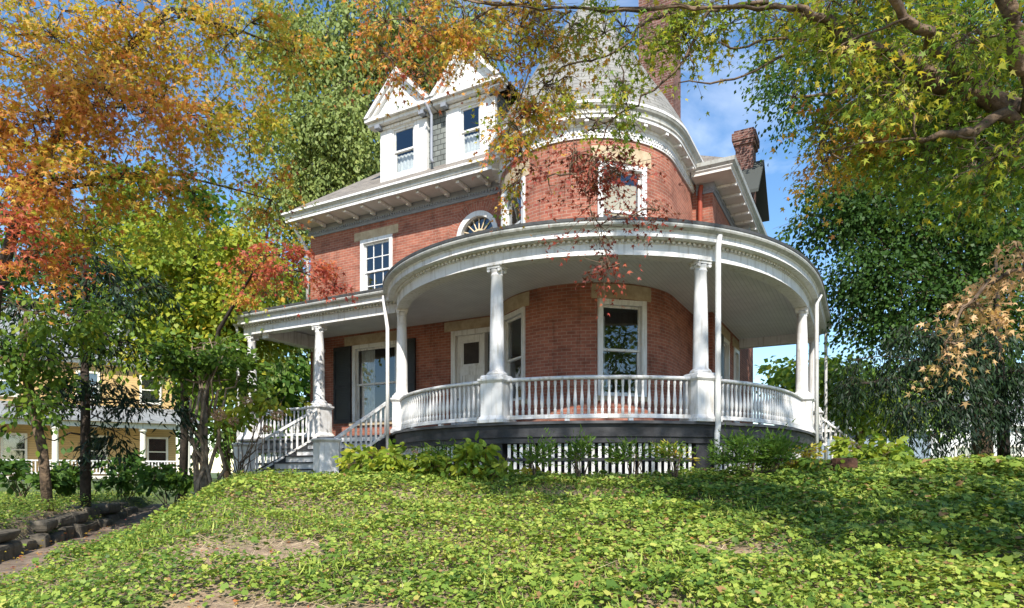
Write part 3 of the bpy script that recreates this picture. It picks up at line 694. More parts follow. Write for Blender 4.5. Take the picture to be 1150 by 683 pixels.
# gabled side bay with its chimney
mb = MB(); gx, y0, y1 = 3.12, 5.4, 7.4
wall(mb, [(XS-.2, y0), (gx, y0), (gx, y1), (XS-.2, y1)], 4.6, 8.6, []); mb.build('side_bay_wall', 'grey_side', H)
mb = MB(); mb.hexa([(1.6, y0-.02, 8.0), (gx-.35, y0-.02, 8.0), (gx-.35, y0+.1, 8.0), (1.6, y0+.1, 8.0)], [(1.9, y0-.02, 9.1), (gx-.35, y0-.02, 9.1), (gx-.35, y0+.1, 9.1), (1.9, y0+.1, 9.1)]); mb.build('side_bay_gable', 'red_wood', H)
mb = MB()
ym = (y0+y1)/2
for s, ya in ((-1, y0-.3), (1, y1+.3)):
    mb.hexa([(1.0, ya, 8.5), (gx+.3, ya, 8.5), (gx+.3, ym, 9.9), (1.0, ym, 9.9)], [(1.0, ya, 8.6), (gx+.3, ya, 8.6), (gx+.3, ym, 10.0), (1.0, ym, 10.0)])
mb.build('side_bay_roof', 'slate_wall', H)
chimney(2.6, 3.12, 6.1, 6.8, 8.8, 10.95, 'brick_dark')
# dormers
YD = -.78
def dormer(x0, x1, zb=8.42, zt=10.12):
    xc = (x0+x1)/2; d = MB(); fd = Fr((xc, YD), (1, 0)); h = (x1-x0)/2
    wi = h-.42
    for a, b, c, e in ((-h, -wi, zb, zt), (wi, h, zb, zt), (-wi, wi, zt-.18, zt), (-wi, wi, zb, zb+.18)): fd.box(d, a, b, -.14, 0, c, e)
    fd.box(d, -h-.04, h+.04, -.1, .05, zt-.16, zt-.08)
    D = d.build('dormer', 'white', H, bevel=.006)
    s = MB(); uvq = lambda a, b, c, e: [(a, c), (b, c), (b, e), (a, e)]
    for x in (-h, h): s.quad(fd.p(x, -.14, zb-.3), fd.p(x, -4, zb-.3), fd.p(x, -4, zt), fd.p(x, -.14, zt), uvq(0, 4, 0, 2))
    s.build('dormer_cheek', 'slate_wall', D)
    w = window(fd, -wi+.002, wi-.002, zb+.18, zt-.18, parent=D, cas=.05, name='dormer_window', proud=-.02, sill=False, rm=False)
    # children of the dormer window stay one level deep: move them up
    for ch in list(w.children): ch.parent = D
    room(fd, -wi, wi, zb+.18, zt-.18, D)
    c_ = MB(); k = 20; vs = []
    for i in range(k+1): vs += [fd.p(-wi+2*wi*i/k, -.24+.02*math.sin(i*2.1), zb+.2), fd.p(-wi+2*wi*i/k, -.24+.02*math.sin(i*2.1), zb+.2+.62)]
    c_.add(vs, [(2*i, 2*i+2, 2*i+3, 2*i+1) for i in range(k)]); c_.build('curtain', 'curtain', D, smooth=True)
    # pediment
    o = .34; hp = 1.06; e = MB(); P = lambda u, n_, z: fd.p(u, n_, z)
    zp = zt+.14
    e.add([P(-h-o+.1, .16, zp), P(h+o-.1, .16, zp), P(0, .16, zp+hp-.12)], [(0, 1, 2)]); e.build('tympanum', 'slats', D)
    e = MB(); fd.box(e, -h-o, h+o, -.1, .30, zp-.10, zp-.005); fd.box(e, -h-o+.05, h+o-.05, -.1, .2, zp-.2, zp-.103)
    for s_ in (-1, 1):
        for (i0, i1, n1) in ((0, .09, .34), (.092, .19, .26)):
            T = hp+.12
            A = lambda k, n_: [P(s_*(h+o-k*1.35), n_, zp), P(0, n_, zp+T-k*1.3), P(0, n_, zp+T-(k+.11)*1.3), P(s_*(h+o-(k+.11)*1.35), n_, zp)]
            f0, f1 = A(i0, .12), A(i0, n1); e.hexa(f0, f1)
    e.build('pediment_moulding', 'white', D)
    e = MB()
    for s_ in (-1, 1):
        for a in (.10,): fd.box(e, s_*(h-.05)-.08, s_*(h-.05)+.08, 0, .22, zp-.3, zp-.203)
    e.build('pediment_bracket', 'frieze', D)
    e = MB(); T = hp+.15
    for s_ in (-1, 1):
        e.quad(P(s_*(h+o+.02), .35, zp), P(0, .35, zp+T), P(0, -5, zp+T), P(s_*(h+o+.02), -5, zp), [(0, 0), (1.7, 0), (1.7, 5), (0, 5)])
    e.build('dormer_roof', 'roof', D)
    return D
dormer(-6.12, -4.46); dormer(-3.82, -2.28)
mb = MB(); mb.quad((-4.46, YD+.1, 8.4), (-3.82, YD+.1, 8.4), (-3.82, YD+.1, 10.5), (-4.46, YD+.1, 10.5), [(0, 0), (.64, 0), (.64, 1.7), (0, 1.7)]); mb.build('dormer_link_wall', 'slate_wall', H)
mb = MB(); mb.box((-4.14, YD+.12, 10.2), (.64, .6, .14)); mb.build('dormer_link_gutter', 'frieze', H)

# ================================================================== GROUND
_ph = rng.uniform(0, 6.28, (3, 8, 3))
def sn(x, y, s, k=0):
    v = 0
    for i in range(8):
        a = _ph[k, i, 0]; f = s*(1+.35*i); v = v+np.sin(f*(x*np.cos(a)+y*np.sin(a))+_ph[k, i, 1])/(1+.25*i)
    return v/4.0
def sst(t): t = np.clip(t, 0, 1); return t*t*(3-2*t)
def xl(Y): return -5.3-(Y-6.7)*.36
def T(X, Y):
    X = np.asarray(X, float); Y = np.asarray(Y, float)
    zf = -.10+.040*np.clip(X-2.6, 0, 7)
    d = np.clip(10.9-Y, 0, 13); zf = zf-.157*d*sst(d/2.0)-.1*sst((d-10)/3)
    low = np.where(Y < 13, -1.08, -1.08+.035*(np.clip(Y, 13, 32)-13))
    q = X-xl(Y); z = low+(np.maximum(zf, low-.4)-low)*sst(q/2.3)
    left = -.66+.05*sn(X, Y, 1.3)
    hi = sst((-1.0-q)/.12)*sst((Y-5.5)/.8)*(1-sst((Y-24)/6))
    z = z*(1-hi)+left*hi
    far = sst((np.hypot(X, Y-12)-45)/60); z = z*(1-far)+(-1.2)*far
    return z+.055*sn(X, Y, 2.0)*np.where(Y < 22, 1, .3)+.025*sn(X, Y, 5., 1)
def bare_at(X, Y, q=None):
    v = .25*sn(X*.9, Y*1.4, .95, 2)+.22*sn(X, Y, 3.1, 1)
    for px, py, Z, rx, ry, a in ((330, 662, 4.75, .95, .55, 1.0), (285, 603, 6.6, 1.0, .6, .8), (470, 668, 4.6, .5, .3, .6), (240, 655, 4.9, .5, .4, .6), (800, 600, 6.9, .7, .35, .6), (575, 660, 4.7, .5, .3, .45), (1000, 575, 7.5, .5, .3, .5), (600, 545, 9.6, .9, .4, .5), (470, 552, 9.3, .6, .3, .5), (740, 655, 4.9, .5, .25, .5)):
        x = (px-CX)/F_PX*Z; v = v+a*np.exp(-((X-x)/rx)**2-((Y-Z)/ry)**2)
    return v
def grid(name, xs, ys, mat, fz, smooth=True):
    X, Y = np.meshgrid(xs, ys); Z = fz(X, Y); nx, ny = len(xs), len(ys)
    me = bpy.data.meshes.new(name); v = np.stack([X, Y, Z], -1).reshape(-1, 3)
    i = np.arange(nx-1)[None, :]+np.arange(ny-1)[:, None]*nx
    f = np.stack([i, i+1, i+1+nx, i+nx], -1).reshape(-1, 4)
    me.from_pydata(v.tolist(), [], f.tolist()); me.polygons.foreach_set('use_smooth', [smooth]*len(f)); me.materials.append(mat); me.update()
    o = bpy.data.objects.new(name, me); COL.objects.link(o); return o
def ground_mat():
    m, nt, b = new_mat('soil_and_moss'); tc = N(nt, 'ShaderNodeTexCoord')
    n = N(nt, 'ShaderNodeTexNoise', Scale=1.1, Detail=8, Roughness=.7); nt.links.new(tc.outputs['Object'], n.inputs['Vector'])
    n2 = N(nt, 'ShaderNodeTexNoise', Scale=14, Detail=6, Roughness=.7); nt.links.new(tc.outputs['Object'], n2.inputs['Vector'])
    r1 = ramp(nt, n2.outputs['Fac'], [(.3, (.14, .095, .06)), (.5, (.27, .19, .12)), (.72, (.42, .32, .21))])
    r2 = ramp(nt, n2.outputs['Fac'], [(.3, (.045, .075, .018)), (.7, (.11, .14, .035))])
    k = ramp(nt, n.outputs['Fac'], [(.52, (0, 0, 0)), (.70, (1, 1, 1))])
    sp = N(nt, 'ShaderNodeSeparateXYZ'); nt.links.new(tc.outputs['Object'], sp.inputs[0])
    mr = N(nt, 'ShaderNodeMapRange'); mr.inputs[1].default_value = 12; mr.inputs[2].default_value = 18; nt.links.new(sp.outputs[1], mr.inputs[0])
    mxx = N(nt, 'ShaderNodeMath', operation='MAXIMUM'); nt.links.new(k.outputs['Color'], mxx.inputs[0]); nt.links.new(mr.outputs[0], mxx.inputs[1])
    nt.links.new(mixc(nt, mxx.outputs[0], r1.outputs['Color'], r2.outputs['Color']), b.inputs['Base Color']); b.inputs['Roughness'].default_value = .95
    bp = N(nt, 'ShaderNodeBump', Strength=.7, Distance=.05); nt.links.new(n2.outputs['Fac'], bp.inputs['Height']); nt.links.new(bp.outputs[0], b.inputs['Normal'])
    return m
xs = np.concatenate([np.linspace(-400, -30, 14), np.linspace(-28, -14, 15), np.linspace(-13.5, 14, 184), np.linspace(15, 30, 16), np.linspace(35, 400, 14)])
ys = np.concatenate([np.linspace(-120, -10, 10), np.linspace(-8, 1, 10), np.linspace(1.2, 22, 139), np.linspace(23, 45, 23), np.linspace(50, 900, 22)])
tag(grid('ground', xs, ys, ground_mat(), T), kind='structure')
# sunken path
pys = np.linspace(3, 19, 65); V = []; FC = []
for y in pys:
    for t in np.linspace(-.98, .2, 8):
        x = xl(y)+t; V.append((x, y, float(T(x, y))+.006))
k = 8
for i in range(len(pys)-1):
    for j in range(k-1): FC.append((i*k+j, i*k+j+1, (i+1)*k+j+1, (i+1)*k+j))
mb = MB(); mb.add(V, FC); tag(mb.build('path', 'pathm', smooth=True), kind='structure')
# retaining wall of rough blocks
mb = MB(); rr = random.Random(3)
for course, (zb, zh) in enumerate(((-1.18, .30), (-.90, .24))):
    y = 6.2+course*.35
    while y < 15.5:
        L = rr.uniform(.4, 1.25); yc = y+L/2; x = xl(yc)-1.06-.10*course+rr.uniform(-.08, .08); zz = zh*rr.uniform(.75, 1.12)
        d = (-.36+rr.uniform(-.12, .12), 1); l = math.hypot(*d); U = (d[0]/l, d[1]/l); b0 = len(mb.v)
        mb.box((x, yc, zb+zz/2+.035*max(0, yc-13)), (L*.98, .46, zz), U)
        for k in range(b0, len(mb.v)): mb.v[k] = tuple(c+rr.uniform(-.055, .055) for c in mb.v[k])
        y += L+rr.uniform(0, .12)+(rr.uniform(.2, .9) if course and rr.random() < .45 else 0)
o = mb.build('stone_wall', 'rock', bevel=.06); tag(o, 'low retaining wall of rough mossy stone blocks beside sunken path', 'stone wall')

# ================================================================== LEAVES AND TREES
def leaf_mesh(name, pos, d, nrm, size, hue, shape, mat, parent=None):
    n = len(pos); K = len(shape)
    d = d/np.linalg.norm(d, axis=1, keepdims=True); nrm = nrm-d*(nrm*d).sum(1, keepdims=True); nrm /= np.linalg.norm(nrm, axis=1, keepdims=True)+1e-9
    s = np.cross(nrm, d); sh = np.array(shape)
    v = pos[:, None]+size[:, None, None]*(sh[None, :, 0, None]*d[:, None]+sh[None, :, 1, None]*s[:, None]+sh[None, :, 2, None]*nrm[:, None])
    me = bpy.data.meshes.new(name); me.vertices.add(n*K); me.vertices.foreach_set('co', v.astype(np.float32).ravel())
    me.loops.add(n*K); me.loops.foreach_set('vertex_index', np.arange(n*K, dtype=np.int32))
    me.polygons.add(n); me.polygons.foreach_set('loop_start', np.arange(0, n*K, K, dtype=np.int32))
    at = me.attributes.new('hue', 'FLOAT', 'FACE'); at.data.foreach_set('value', np.clip(hue, 0, 1).astype(np.float32))
    me.materials.append(M[mat]); me.update(calc_edges=True); me.validate()
    o = bpy.data.objects.new(name, me); COL.objects.link(o)
    if parent: o.parent = parent; o.matrix_parent_inverse = Matrix.Translation(parent.location).inverted()
    return o
def star():
    ang = [180, 118, 92, 62, 45, 22, 0, -22, -45, -62, -92, -118]; rad = [.16, .50, .22, .86, .34, .42, 1.0, .42, .34, .86, .22, .50]
    pts = [(.45*0+r*math.cos(R(a))*.62, r*math.sin(R(a))*.62, -.26*r*r) for a, r in zip(ang, rad)]
    return pts[::-1]
STAR = star()
OVAL = [(0, 0, 0), (.3, .27, -.04), (.68, .24, -.07), (1, 0, -.16), (.68, -.24, -.07), (.3, -.27, -.04)]
DIAM = [(0, 0, 0), (.5, .33, .03), (1, 0, -.10), (.5, -.33, .03)]
NEED = [(0, 0, 0), (.35, .13, -.02), (1, 0, -.22), (.35, -.13, -.02)]
IVY = [(0, 0, 0), (.12, .38, -.03), (.45, .30, -.02), (.62, .52, -.08), (1, 0, -.12), (.62, -.52, -.08), (.45, -.30, -.02), (.12, -.38, -.03)]
def unit(n): v = rng.normal(size=(n, 3)); return v/np.linalg.norm(v, axis=1, keepdims=True)
def sprays(c, rad, nleaf, hue, dh, size, per=9, L=.5, droop=.25, flat=.8, shell=.45, hz=0.0):
    """leaves strung along little twigs spread through an ellipsoid; returns arrays and twig ends"""
    k = max(2, int(nleaf/per)); c = np.asarray(c, float); rad = np.asarray(rad, float)
    mc = max(3, k//14); uc = unit(mc)*rng.random((mc, 1))**shell
    q = uc[rng.integers(0, mc, k)]+rng.normal(size=(k, 3))*np.array([.13, .13, .085])
    loose = rng.random(k) < .25; u = unit(k); q[loose] = (u*rng.random((k, 1))**shell)[loose]
    p = c+q*rad
    o = q*np.array([1, 1, .35])+.5*unit(k); o[:, 2] -= droop; o /= np.linalg.norm(o, axis=1, keepdims=True)
    side = np.cross(o, [0, 0, 1.0]); side /= np.linalg.norm(side, axis=1, keepdims=True)+1e-9
    Ls = L*rng.uniform(.5, 1.3, k)
    t = (np.arange(per)+.5)/per
    tt = t[None, :, None]*Ls[:, None, None]
    sg = np.where(np.arange(per) % 2 == 0, 1, -1)[None, :, None]*rng.uniform(.3, 1, (k, per, 1))
    P = p[:, None]+o[:, None]*tt+side[:, None]*sg*size*.9+rng.normal(size=(k, per, 3))*size*.35
    P[..., 2] -= (t**2)[None, :]*Ls[:, None]*droop*.9
    D = o[:, None]*.7+side[:, None]*sg*.9+rng.normal(size=(k, per, 3))*.35; D[..., 2] -= .35*droop*2
    Nn = np.array([0, 0, 1.0])[None, None]*flat+rng.normal(size=(k, per, 3))*(1.15-flat*.75)
    hs = (hue+dh*rng.normal(size=(k, 1))*.7+hz*q[:, 2:3]+dh*.5*rng.normal(size=(k, per)))
    sz = size*rng.uniform(.7, 1.25, (k, per))
    m = k*per
    return P.reshape(m, 3), D.reshape(m, 3), Nn.reshape(m, 3), sz.reshape(m), hs.reshape(m), p, p+o*Ls[:, None]*.8
def wiggle(a, b, n, amp, sag=0):
    a, b = np.asarray(a, float), np.asarray(b, float); L = np.linalg.norm(b-a); pts = []
    off = rng.normal(size=(n+1, 3))*amp*L
    for i in range(n+1):
        t = i/n; p = a+(b-a)*t+off[i]*math.sin(math.pi*t); p[2] += sag*L*math.sin(math.pi*t); pts.append(p)
    return pts
def tree(name, label, cat, base, clumps, trunk=None, tr=.2, bark='bark', leaf='leaf', shape=DIAM, per=9, L=.5, droop=.25, flat=.7, group=None, twig=.006, limbr=.06, limb_from=.55, twigs=.35, extra=None, shell=.45, trunk_name='trunk', kn=1.0, ks=1.0, attach=None, pre=None):
    """clumps: (centre, radii, n, hue, spread, size). trunk: list of (point, radius)"""
    e = empty(name, tuple(base)); tag(e, label, cat, group); A = []; mb = MB(); base = np.asarray(base, float)
    if trunk is None:
        top = np.mean([c[0] for c in clumps], axis=0); trunk = [(p, tr*(1-.75*i/6)) for i, p in enumerate(wiggle(base-np.array([0, 0, .1]), top, 6, .03))]
    tp = [np.asarray(p, float) for p, r in trunk]; trd = [r for p, r in trunk]
    mb.tube(tp, trd, 10)
    if pre: pre(mb)
    for c in clumps:
        P = sprays(c[0], c[1], c[2]*kn, c[3], c[4], c[5]*ks, per, c[6] if len(c) > 6 else L, droop, flat, shell); A.append(P)
        cc = np.asarray(c[0], float)
        # limb from the trunk's nearest suitable point to the clump
        k0 = int(len(tp)*limb_from); cand = list(tp[max(1, k0-1):] or tp); crad = list(trd[max(1, k0-1):]); cand += [np.asarray(q[0]) for q in (attach or [])]; crad += [q[1] for q in (attach or [])]
        dist = [np.linalg.norm(q-cc)+.6*max(0, q[2]-cc[2]+.2) for q in cand]; j = int(np.argmin(dist)); q = cand[j]; rq = crad[min(j, len(crad)-1)]
        r0 = min(limbr, rq*.75); pts = wiggle(q, cc, 5, .05, .04); mb.tube(pts, list(np.linspace(r0, max(.008, r0*.3), 6)), 6)
        m = len(P[5]); ids = rng.permutation(m)[:int(m*twigs)]
        sub = [cc+np.asarray(c[1])*u*.5 for u in unit(max(3, int(m**.5*.6)))]
        for s in sub: mb.tube(wiggle(cc, s, 3, .08), list(np.linspace(max(.008, r0*.32), .006, 4)), 4)
        sub = np.array(sub+[cc])
        for i in ids:
            s = sub[int(np.argmin(((sub-P[5][i])**2).sum(1)))]; mb.tube([s, (s+P[5][i])/2+rng.normal(size=3)*.04, P[5][i], P[6][i]], [twig*1.3, twig, twig*.8, twig*.5], 3, cap=False)
    if extra: extra(mb)
    t = mb.build(trunk_name, bark, smooth=True); t.parent = e; t.matrix_parent_inverse = Matrix.Translation(e.location).inverted()
    cat_ = [np.concatenate([a[i] for a in A]) for i in range(5)]
    leaf_mesh('crown', *cat_, shape, leaf, parent=e)
    return e
def gz(x, y): return float(T(x, y))
def G(px, Z): x = (px-CX)/F_PX*Z; return np.array([x, Z, gz(x, Z)])
def C(px, py, Z, hw, hh, n, hue, dh, size, dep=None, L=None):
    s = Z/F_PX; c = (W(px, py, Z), (hw*s, (dep if dep else .8*hw*s), hh*s), n, hue, dh, size)
    return c+((L,) if L else ())
# ---- maple spreading over the camera from the right
def limb_px(mb, pts, n=8, zf=1.0):
    pts = [(a, b, z*zf, r*zf) for a, b, z, r in pts]
    P = [W(p[0], p[1], p[2]) for p in pts]
    # smooth the polyline
    Q = []
    for i in range(len(P)-1):
        for t in (0, .25, .5, .75):
            p0, p1, p2, p3 = P[max(i-1, 0)], P[i], P[i+1], P[min(i+2, len(P)-1)]
            Q.append((.5*((2*p1)+(-p0+p2)*t+(2*p0-5*p1+4*p2-p3)*t*t+(-p0+3*p1-3*p2+p3)*t**3), pts[i][3]+(pts[i+1][3]-pts[i][3])*t))
    Q.append((P[-1], pts[-1][3])); j = rng.normal(size=(len(Q), 3))*.012
    b0 = len(mb.v); mb.tube([q[0]+j[k]*(1+q[1]*22) for k, q in enumerate(Q)], [q[1]*rng.uniform(.88, 1.14) for q in Q], n+3 if n > 5 else n)
    if n > 5:
        for k in range(b0, len(mb.v)): mb.v[k] = tuple(np.array(mb.v[k])+rng.normal(size=3)*.0045)
    ATT.extend(Q)
ATT = []
def maple_limbs(mb):
    limb_px(mb, [(1420, 240, 5.3, .17), (1280, 165, 5.4, .13), (1150, 128, 5.6, .10), (1085, 98, 5.7, .085), (1045, 84, 5.75, .075), (1010, 58, 5.8, .06), (965, 50, 5.85, .05), (930, 30, 5.9, .042), (905, 12, 5.95, .034), (870, 8, 6.0, .022), (800, 6, 6.1, .014), (720, 12, 6.2, .011), (640, 8, 6.3, .009), (575, 6, 6.4, .007), (500, -6, 6.5, .005)], zf=.93)
    limb_px(mb, [(1190, 160, 5.5, .06), (1130, 132, 5.5, .05), (1085, 148, 5.4, .032), (1030, 158, 5.3, .014)], 7, zf=.93)
    limb_px(mb, [(1210, 170, 5.5, .09), (1155, 95, 5.3, .06), (1138, 40, 5.1, .055), (1126, -30, 5.0, .05), (1100, -160, 4.8, .03)], 8, zf=.93)
    limb_px(mb, [(1110, 108, 5.7, .05), (1060, 62, 5.5, .045), (1020, 20, 5.3, .04), (985, -30, 5.2, .03)], 7, zf=.93)
    limb_px(mb, [(860, 6, 6.0, .02), (800, 12, 6.0, .017), (776, 55, 6.0, .014), (735, 100, 6.0, .011), (695, 128, 6.0, .008), (655, 150, 6.0, .005)], 5)
    limb_px(mb, [(760, 10, 6.1, .015), (722, 28, 6.1, .013), (702, 52, 6.1, .011), (665, 68, 6.1, .009), (632, 74, 6.1, .007), (605, 92, 6.1, .004)], 5)
    limb_px(mb, [(668, 12, 6.2, .012), (655, 26, 6.2, .01), (640, 30, 6.2, .006)], 5)
    limb_px(mb, [(905, 40, 5.9, .016), (870, 45, 5.9, .012), (830, 52, 5.9, .010), (805, 48, 5.9, .005)], 5)
    limb_px(mb, [(905, 42, 5.9, .016), (860, 75, 5.8, .011), (810, 90, 5.8, .009), (765, 92, 5.8, .005)], 5)
    limb_px(mb, [(640, 12, 6.3, .014), (610, 40, 6.3, .010), (590, 90, 6.2, .008), (572, 150, 6.2, .006), (565, 200, 6.2, .003)], 5)
    limb_px(mb, [(690, 128, 6.0, .008), (672, 165, 6.0, .007), (658, 205, 6.0, .006), (668, 250, 6.0, .004), (690, 300, 6.0, .003)], 5)
    limb_px(mb, [(575, 4, 6.4, .012), (520, 30, 6.4, .009), (480, 70, 6.4, .006), (455, 90, 6.4, .004)], 5)
mt = np.array([6.6, 5.3, gz(6.6, 5.3)])
cl = [ # sprays over the top of the picture, right to left
 C(1120, 60, 5.2, 90, 60, 900, .35, .09, .068), C(1060, 150, 5.6, 80, 45, 560, .31, .09, .068), C(1000, 85, 5.8, 80, 50, 760, .38, .09, .066), C(960, 20, 5.6, 90, 40, 760, .41, .09, .065),
 C(880, 30, 6.0, 60, 35, 330, .38, .10, .068), C(1120, 175, 4.8, 50, 26, 130, .40, .09, .066), C(1010, 105, 4.9, 45, 18, 90, .44, .09, .066), C(935, 60, 5.1, 40, 18, 90, .46, .09, .064), C(1085, 40, 4.7, 34, 26, 80, .38, .09, .066), C(930, 170, 5.9, 45, 45, 280, .60, .07, .066), C(985, 150, 5.9, 40, 30, 160, .50, .09, .066), C(1120, 200, 5.3, 60, 45, 380, .30, .08, .075),
 C(820, 15, 6.1, 50, 20, 190, .42, .08, .066), C(760, 22, 6.1, 50, 30, 300, .42, .08, .064), C(775, 60, 6.0, 18, 45, 90, .40, .08, .062), C(700, 30, 6.2, 45, 35, 200, .43, .09, .062),
 C(640, 35, 6.3, 45, 36, 210, .57, .10, .062), C(585, 30, 6.4, 50, 40, 420, .56, .10, .062), C(612, 95, 6.2, 46, 42, 230, .56, .10, .060), C(582, 110, 6.3, 28, 55, 210, .60, .14, .060),
 C(700, 95, 6.0, 40, 40, 150, .40, .08, .058), C(670, 135, 6.0, 40, 25, 110, .38, .08, .056), C(520, 25, 6.4, 45, 38, 420, .60, .10, .062), C(455, 22, 6.5, 45, 32, 300, .62, .12, .064), C(430, 60, 6.5, 30, 28, 90, .66, .10, .062), C(545, 60, 6.4, 30, 24, 80, .68, .14, .060),
 C(585, 170, 6.2, 26, 42, 260, .58, .20, .056), C(640, 195, 6.0, 50, 48, 270, .94, .05, .054), C(695, 190, 6.0, 34, 42, 130, .92, .06, .052), C(668, 245, 6.0, 36, 28, 100, .96, .05, .050), C(683, 300, 6.0, 26, 14, 75, .93, .06, .048), C(735, 235, 6.0, 14, 14, 40, .97, .05, .048),
 C(470, 90, 6.4, 22, 20, 50, .75, .1, .06),
 # crown out of frame above and beside the camera
 ((6.8, 4.2, 4.2), (1.6, 1.8, 1.0), 420, .36, .09, .09), ((5.6, 6.4, 5.6), (1.8, 1.6, .8), 260, .38, .1, .085)]
tree('maple_tree', 'autumn maple arching over the lawn from the right with hanging dark red sprays', 'tree', mt, cl,
     trunk=[(mt+np.array([0, 0, -.2]), .30), (mt+np.array([-.05, 0, .8]), .24), (mt+np.array([-.15, 0, 1.8]), .21), (W(1420, 240, 5.3), .18), (W(1280, 165, 5.4), .13), (W(1150, 128, 5.6), .10), (W(1010, 62, 5.8), .065), (W(880, 8, 6.0), .02), (W(760, 9, 6.1), .012), (W(640, 9, 6.3), .009), (W(520, 0, 6.5), .006)],
     extra=None, pre=maple_limbs, attach=ATT, shape=STAR, per=8, L=.34, droop=.35, flat=.5, limbr=.010, limb_from=.3, twig=.0032, twigs=.75, kn=2.2, ks=1.18)

b = np.array([5.6, 3.2, gz(5.6, 3.2)]); ATT2 = []
def peach_limbs(mb):
    ATT.clear(); limb_px(mb, [(1800, 330, 3.3, .05), (1500, 300, 4.0, .035), (1250, 285, 4.5, .022), (1150, 300, 4.6, .014), (1095, 335, 4.5, .009), (1062, 385, 4.5, .005)], 6); ATT2.extend(ATT)
tree('maple_sapling', 'young maple with pale peach leaves reaching in at the right edge', 'tree', b,
 [C(1125, 312, 4.6, 42, 16, 170, .55, .18, .062), C(1095, 345, 4.6, 36, 15, 150, .55, .18, .062), C(1068, 385, 4.5, 28, 17, 110, .5, .18, .06), C(1145, 285, 4.6, 25, 20, 110, .6, .18, .062), C(1066, 408, 4.5, 14, 7, 30, .2, .15, .055), C(1200, 290, 4.5, 40, 30, 180, .6, .15, .065)],
 trunk=[(b+np.array([0, 0, -.2]), .07), (b+np.array([.05, 0, .8]), .06), (b+np.array([.1, 0, 1.3]), .05), (W(1800, 330, 3.3), .05)], leaf='leaf_peach', pre=peach_limbs, attach=ATT2, shape=STAR, per=8, L=.26, droop=.3, flat=.5, limbr=.006, limb_from=.6, twig=.0025, twigs=.4, kn=1.15)
# ---- orange maple on the left
b = G(-14, 11.0)
tree('maple_tree', 'tall orange and yellow maple filling the upper left corner', 'tree', b,
 [C(60, 40, 9.0, 80, 50, 1000, .57, .09, .085), C(170, 30, 9.2, 80, 45, 900, .58, .09, .085), C(265, 40, 9.6, 60, 45, 600, .52, .10, .085), C(45, 130, 8.6, 70, 40, 800, .64, .07, .085), C(140, 120, 8.8, 70, 40, 800, .66, .07, .085),
  C(215, 130, 9.4, 60, 45, 560, .57, .10, .085), C(60, 200, 8.4, 70, 38, 560, .64, .09, .085), C(140, 195, 8.8, 60, 40, 420, .56, .12, .085), C(215, 215, 9.6, 55, 40, 300, .48, .14, .085), C(280, 150, 9.9, 42, 60, 400, .48, .10, .085), C(305, 225, 10.2, 34, 36, 200, .56, .18, .085),
  C(8, 240, 8.2, 34, 40, 220, .84, .05, .085), C(30, 290, 8.4, 34, 34, 200, .72, .12, .085), C(105, 265, 9.0, 60, 26, 170, .43, .12, .085), C(330, 60, 10, 30, 40, 200, .55, .12, .085), C(-60, 100, 8.5, 60, 120, 700, .62, .1, .09), ((-7.6, 5.2, 4.6), (1.3, 1.8, 1.3), 700, .55, .1, .09), ((-7.2, 8.2, 5.6), (1.0, 1.2, 1.0), 350, .55, .1, .09)],
 trunk=[(b+np.array([0, 0, -.3]), .11), (b+np.array([.03, -.1, 1.5]), .10), (W(-5, 330, 10.4), .09), (W(30, 210, 9.6), .08), (W(100, 95, 9.3), .06), (W(190, 10, 9.3), .04)],
 bark='bark_dark', shape=STAR, per=9, L=.5, droop=.3, flat=.42, limbr=.03, limb_from=.5, twig=.004, twigs=.3, kn=2.9, ks=1.2)
# ---- small red maple reaching to the house corner
b = G(226, 16.6)
tree('red_maple_tree', 'small maple with crimson spray touching the downspout at the house corner', 'tree', b,
 [C(300, 288, 14.6, 34, 14, 190, .86, .04, .11), C(335, 305, 14.2, 36, 13, 200, .84, .05, .105), C(375, 322, 13.9, 22, 9, 70, .88, .05, .10), C(275, 305, 15, 34, 18, 180, .72, .14, .11), C(300, 330, 15, 30, 16, 130, .60, .2, .11)],
 trunk=[(b+np.array([0, 0, -.2]), .07), (W(232, 440, 16.4), .06), (W(246, 370, 16.0), .05), (W(285, 305, 15.0), .026), (W(335, 304, 14.3), .015), (W(388, 326, 13.8), .006)], bark='bark_dark', shape=STAR, per=8, L=.4, droop=.3, flat=.85, limbr=.015, limb_from=.4, twig=.004, kn=2.2, ks=1.3)

# ---- tall pale green tree behind the house
b = G(400, 31)
tree('oak_tree', 'tall pale green tree rising behind the dormers and the left gutter', 'tree', b,
 [C(370, 60, 30, 55, 55, 1500, .28, .06, .30), C(440, 40, 31, 60, 55, 1500, .29, .06, .30), C(345, 140, 29.5, 50, 45, 1200, .29, .06, .29), C(400, 140, 29, 50, 50, 1300, .31, .06, .29), C(365, 200, 29.5, 50, 40, 1100, .31, .06, .28), C(330, 230, 29, 45, 40, 800, .32, .07, .28), C(480, 90, 31, 50, 45, 900, .28, .06, .3),
  C(520, 40, 32, 50, 50, 900, .27, .06, .3), C(330, 40, 31, 40, 45, 700, .26, .06, .3), C(405, 215, 29.5, 36, 26, 500, .31, .06, .28), C(300, 330, 30, 50, 60, 900, .24, .07, .28), C(400, -60, 31, 90, 60, 1200, .28, .06, .3)],
 tr=.45, leaf='leaf_pale', shape=OVAL, per=8, L=1.3, droop=.9, flat=.45, limbr=.16, limb_from=.3, twig=.012, twigs=.1, kn=4.4, ks=.72)
